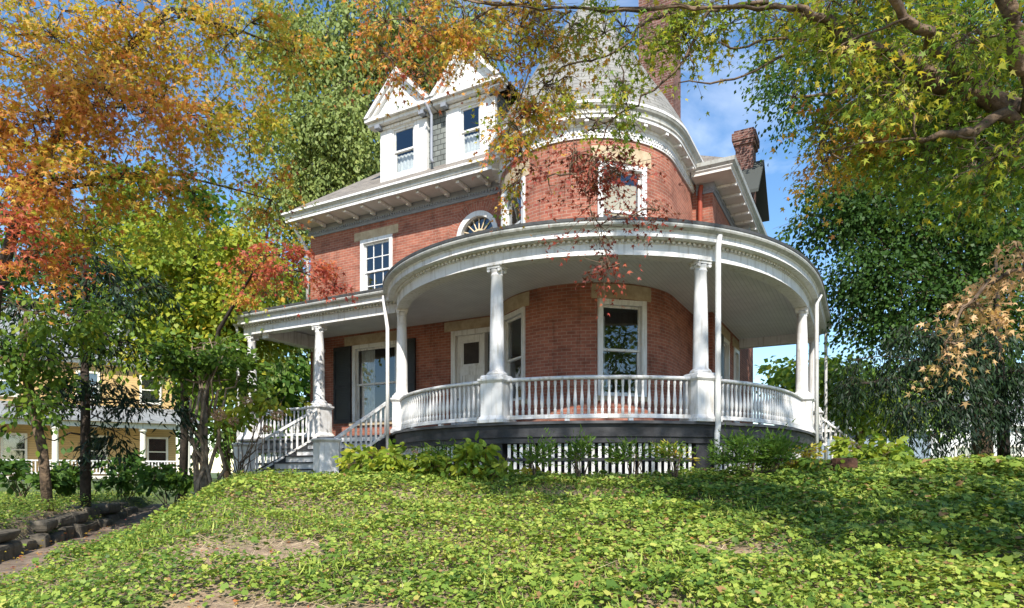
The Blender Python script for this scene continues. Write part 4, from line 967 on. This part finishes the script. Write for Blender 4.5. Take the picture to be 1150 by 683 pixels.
# ---- yellow green tree left of the porch
b = G(205, 19.5)
tree('leafy_tree', 'bright yellow green tree between the yellow house and the porch end', 'tree', b,
 [C(215, 275, 19, 60, 36, 700, .41, .06, .17), C(270, 285, 19.5, 45, 36, 520, .43, .06, .17), C(180, 320, 18.6, 60, 36, 640, .38, .07, .17), C(245, 335, 19, 55, 34, 640, .42, .06, .17), C(205, 380, 19, 55, 30, 560, .40, .07, .17), C(270, 375, 19.6, 40, 34, 420, .39, .07, .17), C(150, 360, 18.4, 40, 36, 360, .35, .08, .17), C(235, 420, 19.3, 45, 20, 300, .35, .07, .17), C(310, 350, 20.5, 26, 44, 380, .36, .07, .17), C(160, 260, 19, 45, 30, 320, .39, .08, .17)],
 trunk=[(b+np.array([0, 0, -.2]), .13), (W(208, 450, 19.4), .11), (W(212, 360, 19.2), .08), (W(220, 280, 19), .04)], bark='bark_dark', shape=DIAM, per=9, L=.8, droop=.5, flat=.4, limbr=.06, limb_from=.3, twig=.008, twigs=.12, kn=2.8, ks=1.15)
# ---- slim hemlock in front of the yellow house
b = G(96, 13.5)
def hem_limbs(mb):
    for i in range(26):
        y = 500-i*11; a = rng.uniform(-1, 1)*70; q = W(96, y, 13.5); e = q+np.array([a/F_PX*13.5, rng.uniform(-.8, .8), -.15-.1*rng.random()]); mb.tube(wiggle(q, e, 4, .05, .06), [.022, .018, .014, .010, .005], 4)
tree('hemlock_tree', 'slim dark hemlock with bare straight trunk in front of the yellow porch', 'tree', b,
 [C(60, 330, 13.4, 55, 22, 420, .3, .2, .12), C(130, 320, 13.6, 50, 22, 400, .35, .2, .12), C(95, 285, 13.5, 60, 24, 460, .35, .2, .12), C(50, 385, 13.3, 60, 20, 480, .25, .2, .12), C(140, 390, 13.6, 50, 18, 380, .3, .2, .12), C(110, 430, 13.2, 50, 14, 260, .2, .2, .12), C(170, 455, 13.4, 34, 16, 170, .2, .2, .12), C(60, 440, 13.7, 45, 16, 300, .2, .2, .12), C(130, 490, 13.3, 36, 14, 150, .15, .2, .12)],
 trunk=[(b+np.array([0, 0, -.2]), .11), (W(96, 450, 13.5), .09), (W(94, 370, 13.5), .07), (W(95, 280, 13.5), .045), (W(95, 220, 13.5), .02)], bark='bark_dark', leaf='needle', shape=NEED, per=16, L=.55, droop=.5, flat=.8, limbr=.025, limb_from=.2, twig=.005, twigs=.4, extra=hem_limbs, kn=2.0, ks=1.4)
# ---- leafy understory tree on the left edge, with leaning trunk
b = G(55, 12.0)
tree('leafy_tree', 'dark green understory tree with grey leaning trunk at the left edge', 'tree', b,
 [C(20, 345, 11.6, 45, 24, 360, .32, .07, .10), C(75, 365, 11.8, 40, 18, 240, .33, .07, .10), C(15, 400, 11.5, 40, 22, 330, .28, .07, .10), C(30, 455, 11.4, 45, 16, 240, .26, .08, .10), C(-30, 380, 11.4, 45, 60, 500, .2, .08, .1), C(110, 350, 12.2, 40, 20, 220, .27, .07, .10)],
 trunk=[(b+np.array([0, 0, -.2]), .10), (W(48, 505, 12), .085), (W(36, 455, 11.9), .09), (W(26, 400, 11.8), .07), (W(30, 350, 11.7), .03)], bark='bark', shape=OVAL, per=9, L=.5, droop=.5, flat=.7, limbr=.03, limb_from=.3, twig=.005, twigs=.3, kn=1.5, ks=1.2)
# ---- twisted many stemmed shrub by the steps
b = G(228, 14.2)
def stems(mb):
    for (a, c, d) in ((205, 450, 395), (188, 430, 392), (222, 440, 385), (243, 455, 400), (255, 440, 405), (268, 450, 418), (212, 470, 430), (236, 430, 380)):
        p0 = np.array([*b[:2], b[2]-.1])+rng.normal(size=3)*.06
        mb.tube(wiggle(p0, W(a*.6+228*.4, c, 14.2+rng.uniform(-.3, .3)), 5, .05)+wiggle(W(a*.6+228*.4, c, 14.2), W(a+rng.uniform(-8, 8), d, 14.2+rng.uniform(-.6, .6)), 4, .08), list(np.linspace(.05, .010, 11)), 6)
tree('rhododendron_shrub', 'old gnarled shrub of many bare twisting stems beside the porch steps', 'shrub', b,
 [C(205, 400, 14.2, 40, 16, 280, .21, .07, .12), C(250, 402, 14.3, 34, 16, 300, .22, .07, .12), C(270, 422, 14.6, 22, 12, 120, .23, .07, .12), C(230, 385, 14.4, 36, 14, 240, .23, .07, .12), C(185, 425, 14.0, 22, 12, 120, .21, .07, .12)],
 trunk=[(b+np.array([0, 0, -.2]), .12), (b+np.array([.02, 0, .25]), .10), (W(230, 470, 14.2), .06), (W(225, 430, 14.2), .05)], bark='bark_pale', shape=OVAL, per=8, L=.35, droop=.15, flat=.6, limbr=.03, limb_from=.5, extra=stems, twigs=.3, trunk_name='stem', kn=2.0, ks=1.2)
# ---- hydrangea by the steps
def bush(name, label, cat, px, Z, clumps, shape=OVAL, leaf='leaf', group=None, blooms=None, bark='bark', per=7, L=.2, flat=.55, droop=.3, nst=7, twigs=.5, base_drop=.05):
    b = G(px, Z); e = empty(name, tuple(b)); tag(e, label, cat, group); mb = MB(); A = []
    for c in clumps:
        P = sprays(c[0], c[1], c[2]*2, c[3], c[4], c[5]*1.3, per, c[6] if len(c) > 6 else L, droop, flat, .5); A.append(P)
        for i in range(nst): mb.tube(wiggle(b+np.array([rng.normal()*.06, rng.normal()*.05, -base_drop]), np.asarray(c[0])+unit(1)[0]*np.asarray(c[1])*.6, 4, .06), [.014, .012, .010, .008, .004], 4)
        ids = rng.permutation(len(P[5]))[:int(len(P[5])*twigs)]
        for i in ids: mb.tube([np.asarray(c[0])*.4+P[5][i]*.6, P[5][i], P[6][i]], [.005, .004, .002], 3, cap=False)
    t = mb.build('stem', bark, smooth=True); t.parent = e; t.matrix_parent_inverse = Matrix.Translation(e.location).inverted()
    leaf_mesh('foliage', *[np.concatenate([a[i] for a in A]) for i in range(5)], shape, leaf, parent=e)
    for (bx, by, bz, r) in (blooms or []):
        c = W(bx, by, bz); u = unit(160); leaf_mesh('bloom', c+u*np.array([1, 1, .75])*r*rng.uniform(.6, 1, (160, 1)), u+.4*rng.normal(size=u.shape), u+.2*rng.normal(size=u.shape), np.full(160, r*.42), rng.uniform(0, 1, 160), DIAM, 'flower', parent=e)
    return e
bush('hydrangea_bush', 'tall yellow green hydrangea with faded pink blooms left of the stair railing', 'bush', 268, 13.9,
 [C(275, 452, 13.7, 30, 14, 130, .41, .06, .11), C(312, 446, 13.8, 22, 12, 80, .42, .06, .11), C(252, 472, 13.6, 20, 12, 70, .38, .07, .11)], blooms=[(246, 466, 13.3, .13), (263, 473, 13.3, .10), (312, 467, 13.3, .12), (277, 450, 13.4, .10), (300, 482, 13.4, .09)], L=.3, nst=5)
# ---- planting along the porch
bush('hydrangea_bush', 'low yellow green hydrangea below the right stair railing', 'bush', 425, 11.2, [C(415, 520, 11.1, 32, 13, 230, .40, .07, .10), C(450, 517, 11.0, 32, 15, 240, .38, .07, .10), C(478, 520, 10.9, 26, 12, 170, .37, .08, .10)], blooms=[(393, 524, 10.9, .05), (436, 512, 10.8, .05), (466, 508, 10.8, .05), (492, 524, 10.8, .045)], nst=4)
bush('hydrangea_bush', 'upright hydrangea with big pale leaves in front of the first round pier', 'bush', 540, 10.8, [C(545, 507, 10.7, 20, 13, 85, .41, .06, .14), C(522, 522, 10.6, 22, 10, 80, .40, .07, .11), C(566, 519, 10.6, 18, 10, 60, .40, .07, .11)], nst=5)
for (px, Z, hw, hh, lab) in ((497, 11.0, 24, 15, 'feathery green shrub under the left curve of the porch'), (600, 10.6, 18, 13, 'small feathery green shrub right of the first round pier'), (652, 10.5, 20, 11, 'low feathery shrub under the tower window, middle of the lattice'), (712, 10.4, 18, 12, 'small feathery shrub left of the downspout, lattice behind'), (760, 10.4, 20, 11, 'reddish tinged shrub touching the foot of the tall downspout')):
    bush('fern_shrub', lab, 'shrub', px, Z, [C(px, 514, Z, hw, hh, 250, .26 if px != 760 else .36, .06 if px != 760 else .14, .075)], shape=NEED, per=12, L=.22, flat=.2, droop=-.3, nst=8, group='shrubs along the porch lattice')
bush('yew_shrub', 'rounded green yew in front of the right part of the porch lattice', 'shrub', 850, 10.4, [C(838, 510, 10.4, 28, 17, 700, .20, .05, .08), C(870, 513, 10.3, 26, 14, 560, .22, .05, .08)], shape=NEED, per=12, L=.22, flat=.2, droop=-.3, nst=8)
bush('dry_shrub', 'straw coloured withered shrub between the yew and the porch corner', 'shrub', 905, 10.9, [C(903, 512, 10.9, 18, 12, 160, .52, .06, .07), C(925, 520, 10.6, 18, 9, 200, .30, .08, .08)], nst=7)
bush('pale_shrub', 'bright yellow green leafy shrub right of the porch beside the stump', 'shrub', 975, 13.5, [C(968, 505, 13.5, 20, 16, 220, .40, .06, .13), C(995, 512, 13.2, 24, 14, 230, .36, .07, .13)], nst=5)
for px, Z, hh, lab in ((22, 15.5, 20, 'dark leafy undergrowth shrub at the far left edge above the stone wall'), (78, 16.5, 18, 'low dark undergrowth shrub between the leaning trunk and the slim hemlock'), (140, 17.0, 20, 'dark undergrowth shrub right of the slim hemlock trunk, yellow porch behind'), (190, 16.4, 17, 'small undergrowth shrub left of the gnarled shrub stems')):
    bush('undergrowth_shrub', lab, 'shrub', px, Z, [C(px-10, 548-hh, Z, 22, hh*.7, 150, .16, .06, .14), C(px+14, 552-hh, Z+.3, 20, hh*.6, 130, .19, .07, .14)], nst=4, L=.3)
# ---- stump
b = G(948, 10.6); mb = MB(); mb.lathe([(.24, -.1), (.21, .02), (.195, .12), (.20, .2), (.19, .27), (.16, .28)], (0, 0, 0), 14); o = mb.build('tree_stump', 'stump', smooth=False, loc=tuple(b)); tag(o, 'short reddish brown tree stump in the ivy at the porch corner', 'tree stump')

# ---- big dark trees on the right
b = G(1103, 19)
tree('beech_tree', 'huge dark green tree with grey trunk filling the right side', 'tree', b,
 [C(1010, 130, 19, 70, 60, 1700, .10, .06, .17), C(1100, 130, 19.5, 80, 70, 1900, .11, .06, .17), C(960, 215, 18.5, 55, 42, 1000, .09, .05, .165), C(1040, 240, 18.5, 75, 55, 1700, .10, .06, .17), C(1120, 260, 18.5, 70, 60, 1500, .12, .07, .17), C(985, 300, 18.3, 50, 36, 900, .09, .05, .165), C(1065, 330, 18.3, 70, 42, 1400, .11, .06, .17), C(930, 250, 18.6, 34, 28, 320, .10, .05, .16),
  C(905, 60, 19.5, 45, 42, 420, .14, .06, .16), C(890, 110, 19.3, 26, 30, 200, .13, .06, .16), C(1135, 350, 18.6, 45, 40, 700, .14, .07, .17), C(1000, 50, 20, 90, 50, 1300, .14, .07, .17), C(1150, 30, 20, 90, 60, 1300, .14, .07, .17), C(1190, 200, 20, 70, 120, 1600, .12, .06, .17), C(985, 360, 18.4, 34, 24, 330, .10, .05, .16), C(1050, -60, 20, 140, 60, 1500, .14, .06, .18)],
 trunk=[(b+np.array([0, 0, -.3]), .30), (W(1103, 470, 19), .27), (W(1100, 330, 19), .24), (W(1090, 200, 19), .22), (W(1075, 80, 19), .14), (W(1060, -40, 19.5), .06)], bark='bark', shape=DIAM, per=9, L=.8, droop=.6, flat=.6, limbr=.10, limb_from=.25, twig=.008, twigs=.12, kn=4.6, ks=.82)
b = G(1128, 17.4)
tree('hemlock_tree', 'dark drooping hemlock with layered boughs right of the porch', 'tree', b,
 [C(1030, 405, 16.6, 50, 10, 420, .3, .25, .15), C(985, 428, 16.4, 40, 7, 220, .25, .25, .15), C(1075, 425, 16.6, 50, 9, 420, .3, .25, .15), C(1135, 418, 16.8, 50, 16, 560, .3, .25, .15), C(1020, 456, 16.3, 46, 8, 260, .2, .25, .15), C(1080, 458, 16.4, 42, 8, 260, .2, .25, .15), C(1040, 378, 16.9, 56, 12, 480, .35, .25, .15), C(1135, 458, 16.4, 40, 12, 300, .2, .25, .15), C(1110, 382, 17, 50, 14, 460, .35, .25, .15), C(962, 404, 16.8, 24, 5, 90, .3, .25, .14), C(950, 432, 16.6, 26, 5, 90, .3, .25, .14), C(1150, 495, 16.6, 26, 16, 260, .2, .25, .15), C(1045, 490, 16.0, 24, 8, 90, .2, .2, .15)],
 trunk=[(b+np.array([0, 0, -.3]), .16), (W(1126, 460, 17.3), .14), (W(1122, 400, 17.2), .11), (W(1120, 340, 17.2), .07), (W(1118, 280, 17.2), .03)], bark='bark_dark', leaf='needle', shape=NEED, per=14, L=.6, droop=1.1, flat=.5, limbr=.04, limb_from=.2, twig=.006, twigs=.4, kn=3.4, ks=1.1, shell=.6)
b = G(962, 31)
tree('far_tree', 'sunlit yellow green tree far behind the right end of the porch', 'tree', b, [C(968, 435, 31, 34, 18, 520, .36, .06, .26), C(940, 420, 31, 34, 22, 420, .32, .06, .26), C(985, 462, 30, 34, 16, 420, .36, .06, .26), C(1010, 440, 31, 30, 18, 340, .33, .06, .26), C(900, 412, 32, 36, 22, 420, .34, .06, .26), C(950, 455, 30, 16, 12, 140, .36, .06, .24), C(1045, 460, 31, 30, 16, 300, .32, .06, .26)], tr=.3, per=9, L=1.0, droop=.4, limbr=.08, twigs=.06, twig=.01, kn=2, ks=1.3)
# ---- trees in the distance
spec = [(30, 58, 250, .24, 'green tree behind the yellow house, at the left edge of the picture'), (150, 62, 200, .26, 'tall green tree directly behind the yellow house roof'), (255, 56, 250, .22, 'dark green tree far behind the gap left of the porch'), (345, 60, 330, .20, 'low dark tree seen under the left porch beam'),
        (1040, 60, 420, .24, 'distant green tree between the blue and the white house'), (1135, 62, 400, .22, 'distant green tree behind the white house, at the right edge')]
for px, Z, py, hue, lab in spec:
    b = G(px, Z); s = rng.uniform(-15, 15, (7, 2)); hh = (520-py)/2
    cl = [C(px, py+hh, Z, 60, hh, 1500, hue, .06, .55)]+[C(px+70*a, py+hh*(1+bb), Z+rng.uniform(-3, 3), 38, 34, 420, hue+.03*rng.normal(), .06, .5) for a, bb in ((-.6, -.7), (.6, -.6), (0, -1.0), (-.8, .1), (.8, .1), (-.3, .5), (.5, .6))]
    tree('distant_tree', lab, 'tree', b, cl, tr=.35, per=8, L=1.8, droop=.4, limbr=.15, twigs=.04, twig=.015, kn=1.6, ks=1.4, group='trees in the distance')

# ---- street tree behind the camera: its thin crown dapples the bank and the porch
b = np.array([9.5, -7.5, gz(9.5, -7.5)])
tree('street_tree', 'tall thin crowned street tree across from the house', 'tree', b,
 [((-4.4, -6.0, 18.6), (1.7, 1.6, 1.6), 300, .35, .08, .2), ((-1.4, -6.0, 19.3), (1.8, 1.6, 1.5), 340, .35, .08, .2), ((1.4, -6.0, 18.6), (1.7, 1.6, 1.8), 360, .35, .08, .2), ((4.2, -6.0, 19.0), (1.8, 1.6, 1.8), 360, .33, .08, .2), ((7.2, -6.0, 18.2), (1.8, 1.6, 1.8), 320, .32, .08, .2), ((7.2, -5.8, 12.0), (2.6, 2.0, 1.1), 850, .3, .08, .2), ((3.0, -6.0, 15.4), (3.2, 1.5, .5), 180, .3, .08, .2)],
 trunk=[(b+np.array([0, 0, -.3]), .4), (b+np.array([0, 0, 4]), .32), (b+np.array([-.8, .3, 8]), .26), (b+np.array([-3, .6, 12]), .18), (b+np.array([-6, 1, 16]), .08)], shape=OVAL, per=8, L=.9, limbr=.10, limb_from=.3, twigs=.1, kn=2.2, ks=1.3)
b = np.array([17.5, -5.0, gz(17.5, -5.0)])
tree('street_tree', 'broad low crowned street tree beside the neighbouring lot', 'tree', b, [((17, -5, 6.5), (3.4, 3, 2.2), 900, .24, .08, .22), ((21, -6, 5.5), (3, 3, 2.2), 800, .24, .08, .22), ((18, -4.5, 9), (3, 3, 2), 700, .26, .08, .22), ((14.5, -5.5, 4.6), (2.2, 2.2, 1.5), 500, .24, .08, .22)],
 trunk=[(b+np.array([0, 0, -.3]), .3), (b+np.array([0, 0, 3]), .24), (b+np.array([0, 0, 6]), .15), (b+np.array([.3, 0, 9]), .05)], shape=OVAL, per=8, L=.9, limb_from=.3, twigs=.1, kn=1.4, ks=1.4)
# ================================================================== NEIGHBOURS
M['yellow'] = stripes('yellow_clapboard', (.55, .36, .14), (.30, .19, .08), 2, .14, .12)
M['cream'] = noisy('cream_paint', (.62, .58, .48), (.72, .68, .58), 3)
M['pale_wall'] = stripes('pale_siding', (.66, .66, .64), (.42, .42, .42), 2, .16, .1)
M['blue_wall'] = stripes('blue_grey_siding', (.22, .28, .34), (.12, .15, .19), 2, .16, .1)
M['far_roof'] = noisy('grey_roofing', (.16, .17, .17), (.26, .27, .27), 4)
def prop(o, parent): o.parent = parent; return o
def bxs(name, mat, parent, *bs, **k):
    mb = MB()
    for c, d in bs: mb.box(c, d)
    return mb.build(name, mat, parent, **k)
def win_simple(parent, x, y, z, w, h, axis=0):
    P = (lambda a, b, c: (x+a, y+b, z+c)) if axis == 0 else (lambda a, b, c: (x-b, y+a, z+c))
    D = (lambda a, b, c: (a, b, c)) if axis == 0 else (lambda a, b, c: (b, a, c))
    f = bxs('window', 'cream', parent, (P(-w/2-.06, -.03, 0), D(.12, .14, h+.24)), (P(w/2+.06, -.03, 0), D(.12, .14, h+.24)), (P(0, -.03, h/2+.06), D(w, .14, .12)), (P(0, -.03, -h/2-.06), D(w, .14, .12)), (P(0, -.02, 0), D(w, .10, .07)))
    bxs('pane', 'glass', f, (P(0, -.005, 0), D(w, .03, h)))
    bxs('shade', 'dark_room', f, (P(0, .035, 0), D(w, .03, h)))
yh = empty('yellow_house', (-20.5, 41, -.2), math.atan2(.6, .8)); tag(yh, 'yellow clapboard house with white railed porch behind the trees on the left', 'house')
bxs('wall', 'yellow', yh, ((-9, 5.6, 3.2), (17, 6.4, 7.6)))
bxs('porch_floor', 'cream', yh, ((-9, 1.0, -.02), (18, 2.8, .16))); bxs('porch_base', 'cream', yh, ((-9, 1.05, -.45), (17.7, 2.6, .66)))
for x in (-.25, -2.73, -7.1, -11.5, -15.5):
    mb = MB(); mb.lathe([(.24, .06), (.24, .3), (.17, .34), (.15, 2.7), (.22, 2.78), (.22, 2.95)], (x, -.15, 0), 12); mb.build('column', 'cream', yh)
mb = MB(); mb.box((-9, -.15, .95), (17.6, .1, .08)); mb.box((-9, -.15, .22), (17.6, .08, .08))
for i in range(104): mb.box((-17.7+i*.17, -.15, .58), (.06, .05, .66))
mb.build('railing', 'white', yh)
bxs('porch_beam', 'white', yh, ((-9, -.15, 3.1), (18, .3, .3)))
mb = MB(); mb.hexa([(-18.2, -.7, 3.26), (.4, -.7, 3.26), (.2, 2.39, 4.3), (-18.2, 2.39, 4.3)], [(-18.2, -.7, 3.40), (.4, -.7, 3.40), (.2, 2.39, 4.44), (-18.2, 2.39, 4.44)]); mb.build('porch_roof', 'far_roof', yh)
for x in (-1.6, -5, -9, -13): win_simple(yh, x, 2.36, 1.6, 1.0, 1.7); win_simple(yh, x-.4, 2.36, 5.6, 1.0, 1.6)
bxs('cornice', 'white', yh, ((-9, 5.6, 7.08), (17.8, 7.2, .22)))
mb = MB(); mb.add([(-18.2, 1.7, 7.2), (.2, 1.7, 7.2), (.2, 9.5, 7.2), (-18.2, 9.5, 7.2), (-15, 5.6, 10.6), (-3, 5.6, 10.6)], [(0, 1, 5, 4), (1, 2, 5), (2, 3, 4, 5), (3, 0, 4), (3, 2, 1, 0)]); mb.build('roof', 'far_roof', yh)
def cottage(name, label, p, rz, w, d, h, wall, wins):
    e = empty(name, p, rz); tag(e, label, 'house')
    bxs('wall', wall, e, ((0, d/2, h/2-.3), (w, d, h+.6)))
    mb = MB(); rh = d*.38; mb.add([(-w/2-.4, -.4, h), (w/2+.4, -.4, h), (w/2+.4, d+.4, h), (-w/2-.4, d+.4, h), (-w/2-.4, d/2, h+rh), (w/2+.4, d/2, h+rh)], [(0, 1, 5, 4), (1, 2, 5), (2, 3, 4, 5), (3, 0, 4), (3, 2, 1, 0)]); mb.build('roof', 'far_roof', e)
    bxs('cornice', 'white', e, ((0, -.25, h-.08), (w+.7, .3, .16)))
    for x, z, ww, hh in wins: win_simple(e, x, -.01, z, ww, hh)
    return e
q = W(975, 530, 36); cottage('blue_house', 'low blue grey house with white eave right behind the porch', (q[0], q[1], -.4), R(-8), 6.5, 6, 2.9, 'blue_wall', [(-1.4, 1.4, .9, 1.2), (1.2, 1.4, .9, 1.2)])
q = W(1095, 530, 42); cottage('white_house', 'pale house with small sash windows beneath the hemlock boughs on the right', (q[0], q[1], -.4), R(-12), 10, 7, 3.6, 'pale_wall', [(-.7, 1.6, .8, 1.0), (2.2, 1.6, .8, 1.0), (-3.4, 1.6, .8, 1.0)])

# ================================================================== GROUND COVER
def ivy():
    n = 900000
    X = rng.uniform(-15, 15, n); Y = 1.6+rng.random(n)**1.25*19
    keep = np.abs(X) < .84*Y+2.8
    d = np.array([X, Y]).T-HC; hx, hy = d@EX, d@EY
    rr = np.hypot(hx, hy)
    keep &= ~((rr < 4.75) | ((hx > -9.6) & (hx < 4.75) & (hy > -2.6) & (hy < 10)) | ((hx > -7.6) & (hx < -3.6) & (hy > -4.7) & (hy < -2)))
    q = X-xl(Y); keep &= ~((q > -.92) & (q < .05+.15*sn(X, Y, 3)))
    bare = bare_at(X, Y)
    keep &= rng.random(n) > np.where(q > 0, np.clip((bare-.10)*1.9, .04, .96), .05)
    keep &= rng.random(n) < np.clip(8.5/Y, .3, 1)*np.where(Y > 12, .75, 1)
    X, Y, q, bare = X[keep], Y[keep], q[keep], bare[keep]; m = len(X)
    mound = np.clip(.5+.5*sn(X, Y, 1.7, 1)+.4*sn(X, Y, 4.2, 2), 0, 1.4)
    Z = T(X, Y)+.015+(.03+.27*mound**1.3)*rng.random(m)**.6*np.clip(1.2-1.3*np.clip(bare, 0, 1), .25, 1)*np.clip(.45+.12*Y, .5, 1)+np.where((q > -1.45) & (q < -.9), .12*rng.random(m)-.02, 0)
    ang = rng.uniform(0, 6.283, m); D = np.stack([np.cos(ang), np.sin(ang), rng.uniform(-.35, .1, m)], 1)
    Nn = np.stack([.62*rng.normal(size=m), .62*rng.normal(size=m)-.25, np.ones(m)], 1)
    size = np.clip(.0375*np.exp(.38*rng.normal(size=m)), .018, .10)*np.where(Y > 9, 1.15, 1)*np.clip(.98+.05*X+.22*sn(X, Y, 1.1, 1), .65, 1.45)
    hue = .36+.25*rng.normal(size=m)+.22*sn(X, Y, .8)+.1*sn(X, Y, 2.7, 2); hue = np.where(rng.random(m) < .03, 1.0, np.clip(hue, 0, .9))
    o = leaf_mesh('ivy', np.stack([X, Y, Z], 1), D, Nn, size, hue, IVY, 'ivy'); tag(o, kind='stuff', label='bright green ivy ground cover over the sloping bank')
ivy()
def litter():
    n = 9000; X = rng.uniform(-12, 10, n); Y = rng.uniform(3, 14, n); k = (np.abs(X) < .84*Y+.5) & (((X-xl(Y) > -1) & (X-xl(Y) < .3)) | (bare_at(X, Y) > .35) | (rng.random(n) < .06)); k &= np.hypot(*(np.array([X, Y]).T-HC).T) > 5.2
    X, Y = X[k], Y[k]; m = len(X); a = rng.uniform(0, 6.283, m)
    o = leaf_mesh('fallen_leaves', np.stack([X, Y, T(X, Y)+.03+.12*(rng.random(m) < .2)], 1), np.stack([np.cos(a), np.sin(a), .1*rng.normal(size=m)], 1), np.stack([.4*rng.normal(size=m), .4*rng.normal(size=m), np.ones(m)], 1), rng.uniform(.035, .075, m), rng.uniform(.48, .9, m), STAR, 'leaf'); tag(o, kind='stuff', label='scattered orange fallen maple leaves on the bank and path')
def weeds():
    n = 26000; X = rng.uniform(-7, 10, n); Y = 3.6+rng.random(n)**1.2*7; k = (np.abs(X) < .84*Y+.5) & (X-xl(Y) > .4) & (sn(X, Y, 1.5, 2) > .0) & (bare_at(X, Y) < .4) & (np.hypot(*(np.array([X, Y]).T-HC).T) > 5.3)
    X, Y = X[k], Y[k]; m = len(X); a = rng.uniform(0, 6.283, m)
    D = np.stack([.6*np.cos(a), .6*np.sin(a), rng.uniform(.2, 1.2, m)], 1)
    o = leaf_mesh('weeds', np.stack([X, Y, T(X, Y)+.02+.10*rng.random(m)], 1), D, np.stack([np.cos(a), np.sin(a), rng.uniform(.1, 1, m)], 1), rng.uniform(.05, .13, m), .5+.2*rng.normal(size=m), BLADE, 'ivy'); tag(o, kind='stuff', label='fine grassy weeds growing through the ivy on the bank')
BLADE = [(0, .03, 0), (.5, .07, .05), (1, 0, -.06), (.5, -.07, .05), (0, -.03, 0)]
weeds()
litter()
def straw():
    mb = MB(); n = 0
    while n < 1500:
        x, y = rng.uniform(-7, 8), rng.uniform(3.6, 10)
        if x-xl(y) < .4 or abs(x) > .84*y or float(bare_at(np.array(x), np.array(y))) < (.3 if rng.random() < .8 else -9): continue
        a = rng.uniform(0, 6.28); L = rng.uniform(.08, .32); z = gz(x, y)
        d = np.array([math.cos(a), math.sin(a), rng.uniform(-.1, .45)])*L; p = np.array([x, y, z+.02]); mb.tube([p, p+d*.5+rng.normal(size=3)*.02, p+d], [.0032, .0024, .0012], 3, cap=False); n += 1
    tag(mb.build('dry_stems', 'straw'), kind='stuff', label='dry straw coloured stems lying over bare patches of the bank')
M['straw'] = noisy('dry_straw', (.34, .25, .14), (.52, .42, .27), 4, .9)
straw()

# ================================================================== SKY, SUN, CAMERA
SUN_EL, SUN_AZ = 43.0, 4.0        # azimuth: degrees to the right of straight behind the camera
wd = bpy.data.worlds.new('World'); SC.world = wd; wd.use_nodes = True; nt = wd.node_tree; bg = nt.nodes['Background']
sky = nt.nodes.new('ShaderNodeTexSky'); sky.sky_type = 'NISHITA'; sky.sun_disc = False; sky.sun_elevation = R(SUN_EL); sky.sun_rotation = R(180-SUN_AZ); sky.air_density = 1.0; sky.dust_density = .2; sky.ozone_density = 1.0
tc = N(nt, 'ShaderNodeTexCoord'); mp = N(nt, 'ShaderNodeMapping'); mp.inputs['Scale'].default_value = (1.2, 1.2, 3.2); mp.inputs['Rotation'].default_value = (0, R(18), 0); nt.links.new(tc.outputs['Generated'], mp.inputs[0])
n = N(nt, 'ShaderNodeTexNoise', Scale=2.6, Detail=7, Roughness=.55, Distortion=.6); nt.links.new(mp.outputs[0], n.inputs['Vector'])
r = ramp(nt, n.outputs['Fac'], [(.56, (0, 0, 0)), (.85, (.5, .5, .5))])
hs = N(nt, 'ShaderNodeHueSaturation'); hs.inputs['Saturation'].default_value = 1.22; nt.links.new(sky.outputs[0], hs.inputs['Color'])
nt.links.new(mixc(nt, r.outputs['Color'], hs.outputs[0], (7.5, 7.8, 8.2, 1)), bg.inputs['Color']); bg.inputs['Strength'].default_value = .135
s = bpy.data.lights.new('sun', 'SUN'); s.energy = 4.6; s.angle = R(.5); s.color = (1, .95, .87); so = bpy.data.objects.new('sun', s); COL.objects.link(so)
az = R(SUN_AZ); dv = Vector((math.sin(az)*math.cos(R(SUN_EL)), -math.cos(az)*math.cos(R(SUN_EL)), math.sin(R(SUN_EL)))); so.rotation_euler = dv.to_track_quat('Z', 'Y').to_euler()
cam = bpy.data.cameras.new('camera'); cam.sensor_fit = 'HORIZONTAL'; cam.sensor_width = 36; cam.lens = 36*F_PX/1150; cam.shift_y = (YH-341.5)/1150; cam.clip_start = .05; cam.clip_end = 3000
co = bpy.data.objects.new('camera', cam); COL.objects.link(co); co.location = (0, 0, EYE); co.rotation_euler = (R(90), 0, 0); SC.camera = co
vs = SC.view_settings; vs.view_transform = 'Standard'; vs.look = 'None'; vs.gamma = 1; vs.use_curve_mapping = False; vs.exposure = 0.85
SC.cycles.max_bounces = 8; SC.cycles.transparent_max_bounces = 16; SC.cycles.use_denoising = True
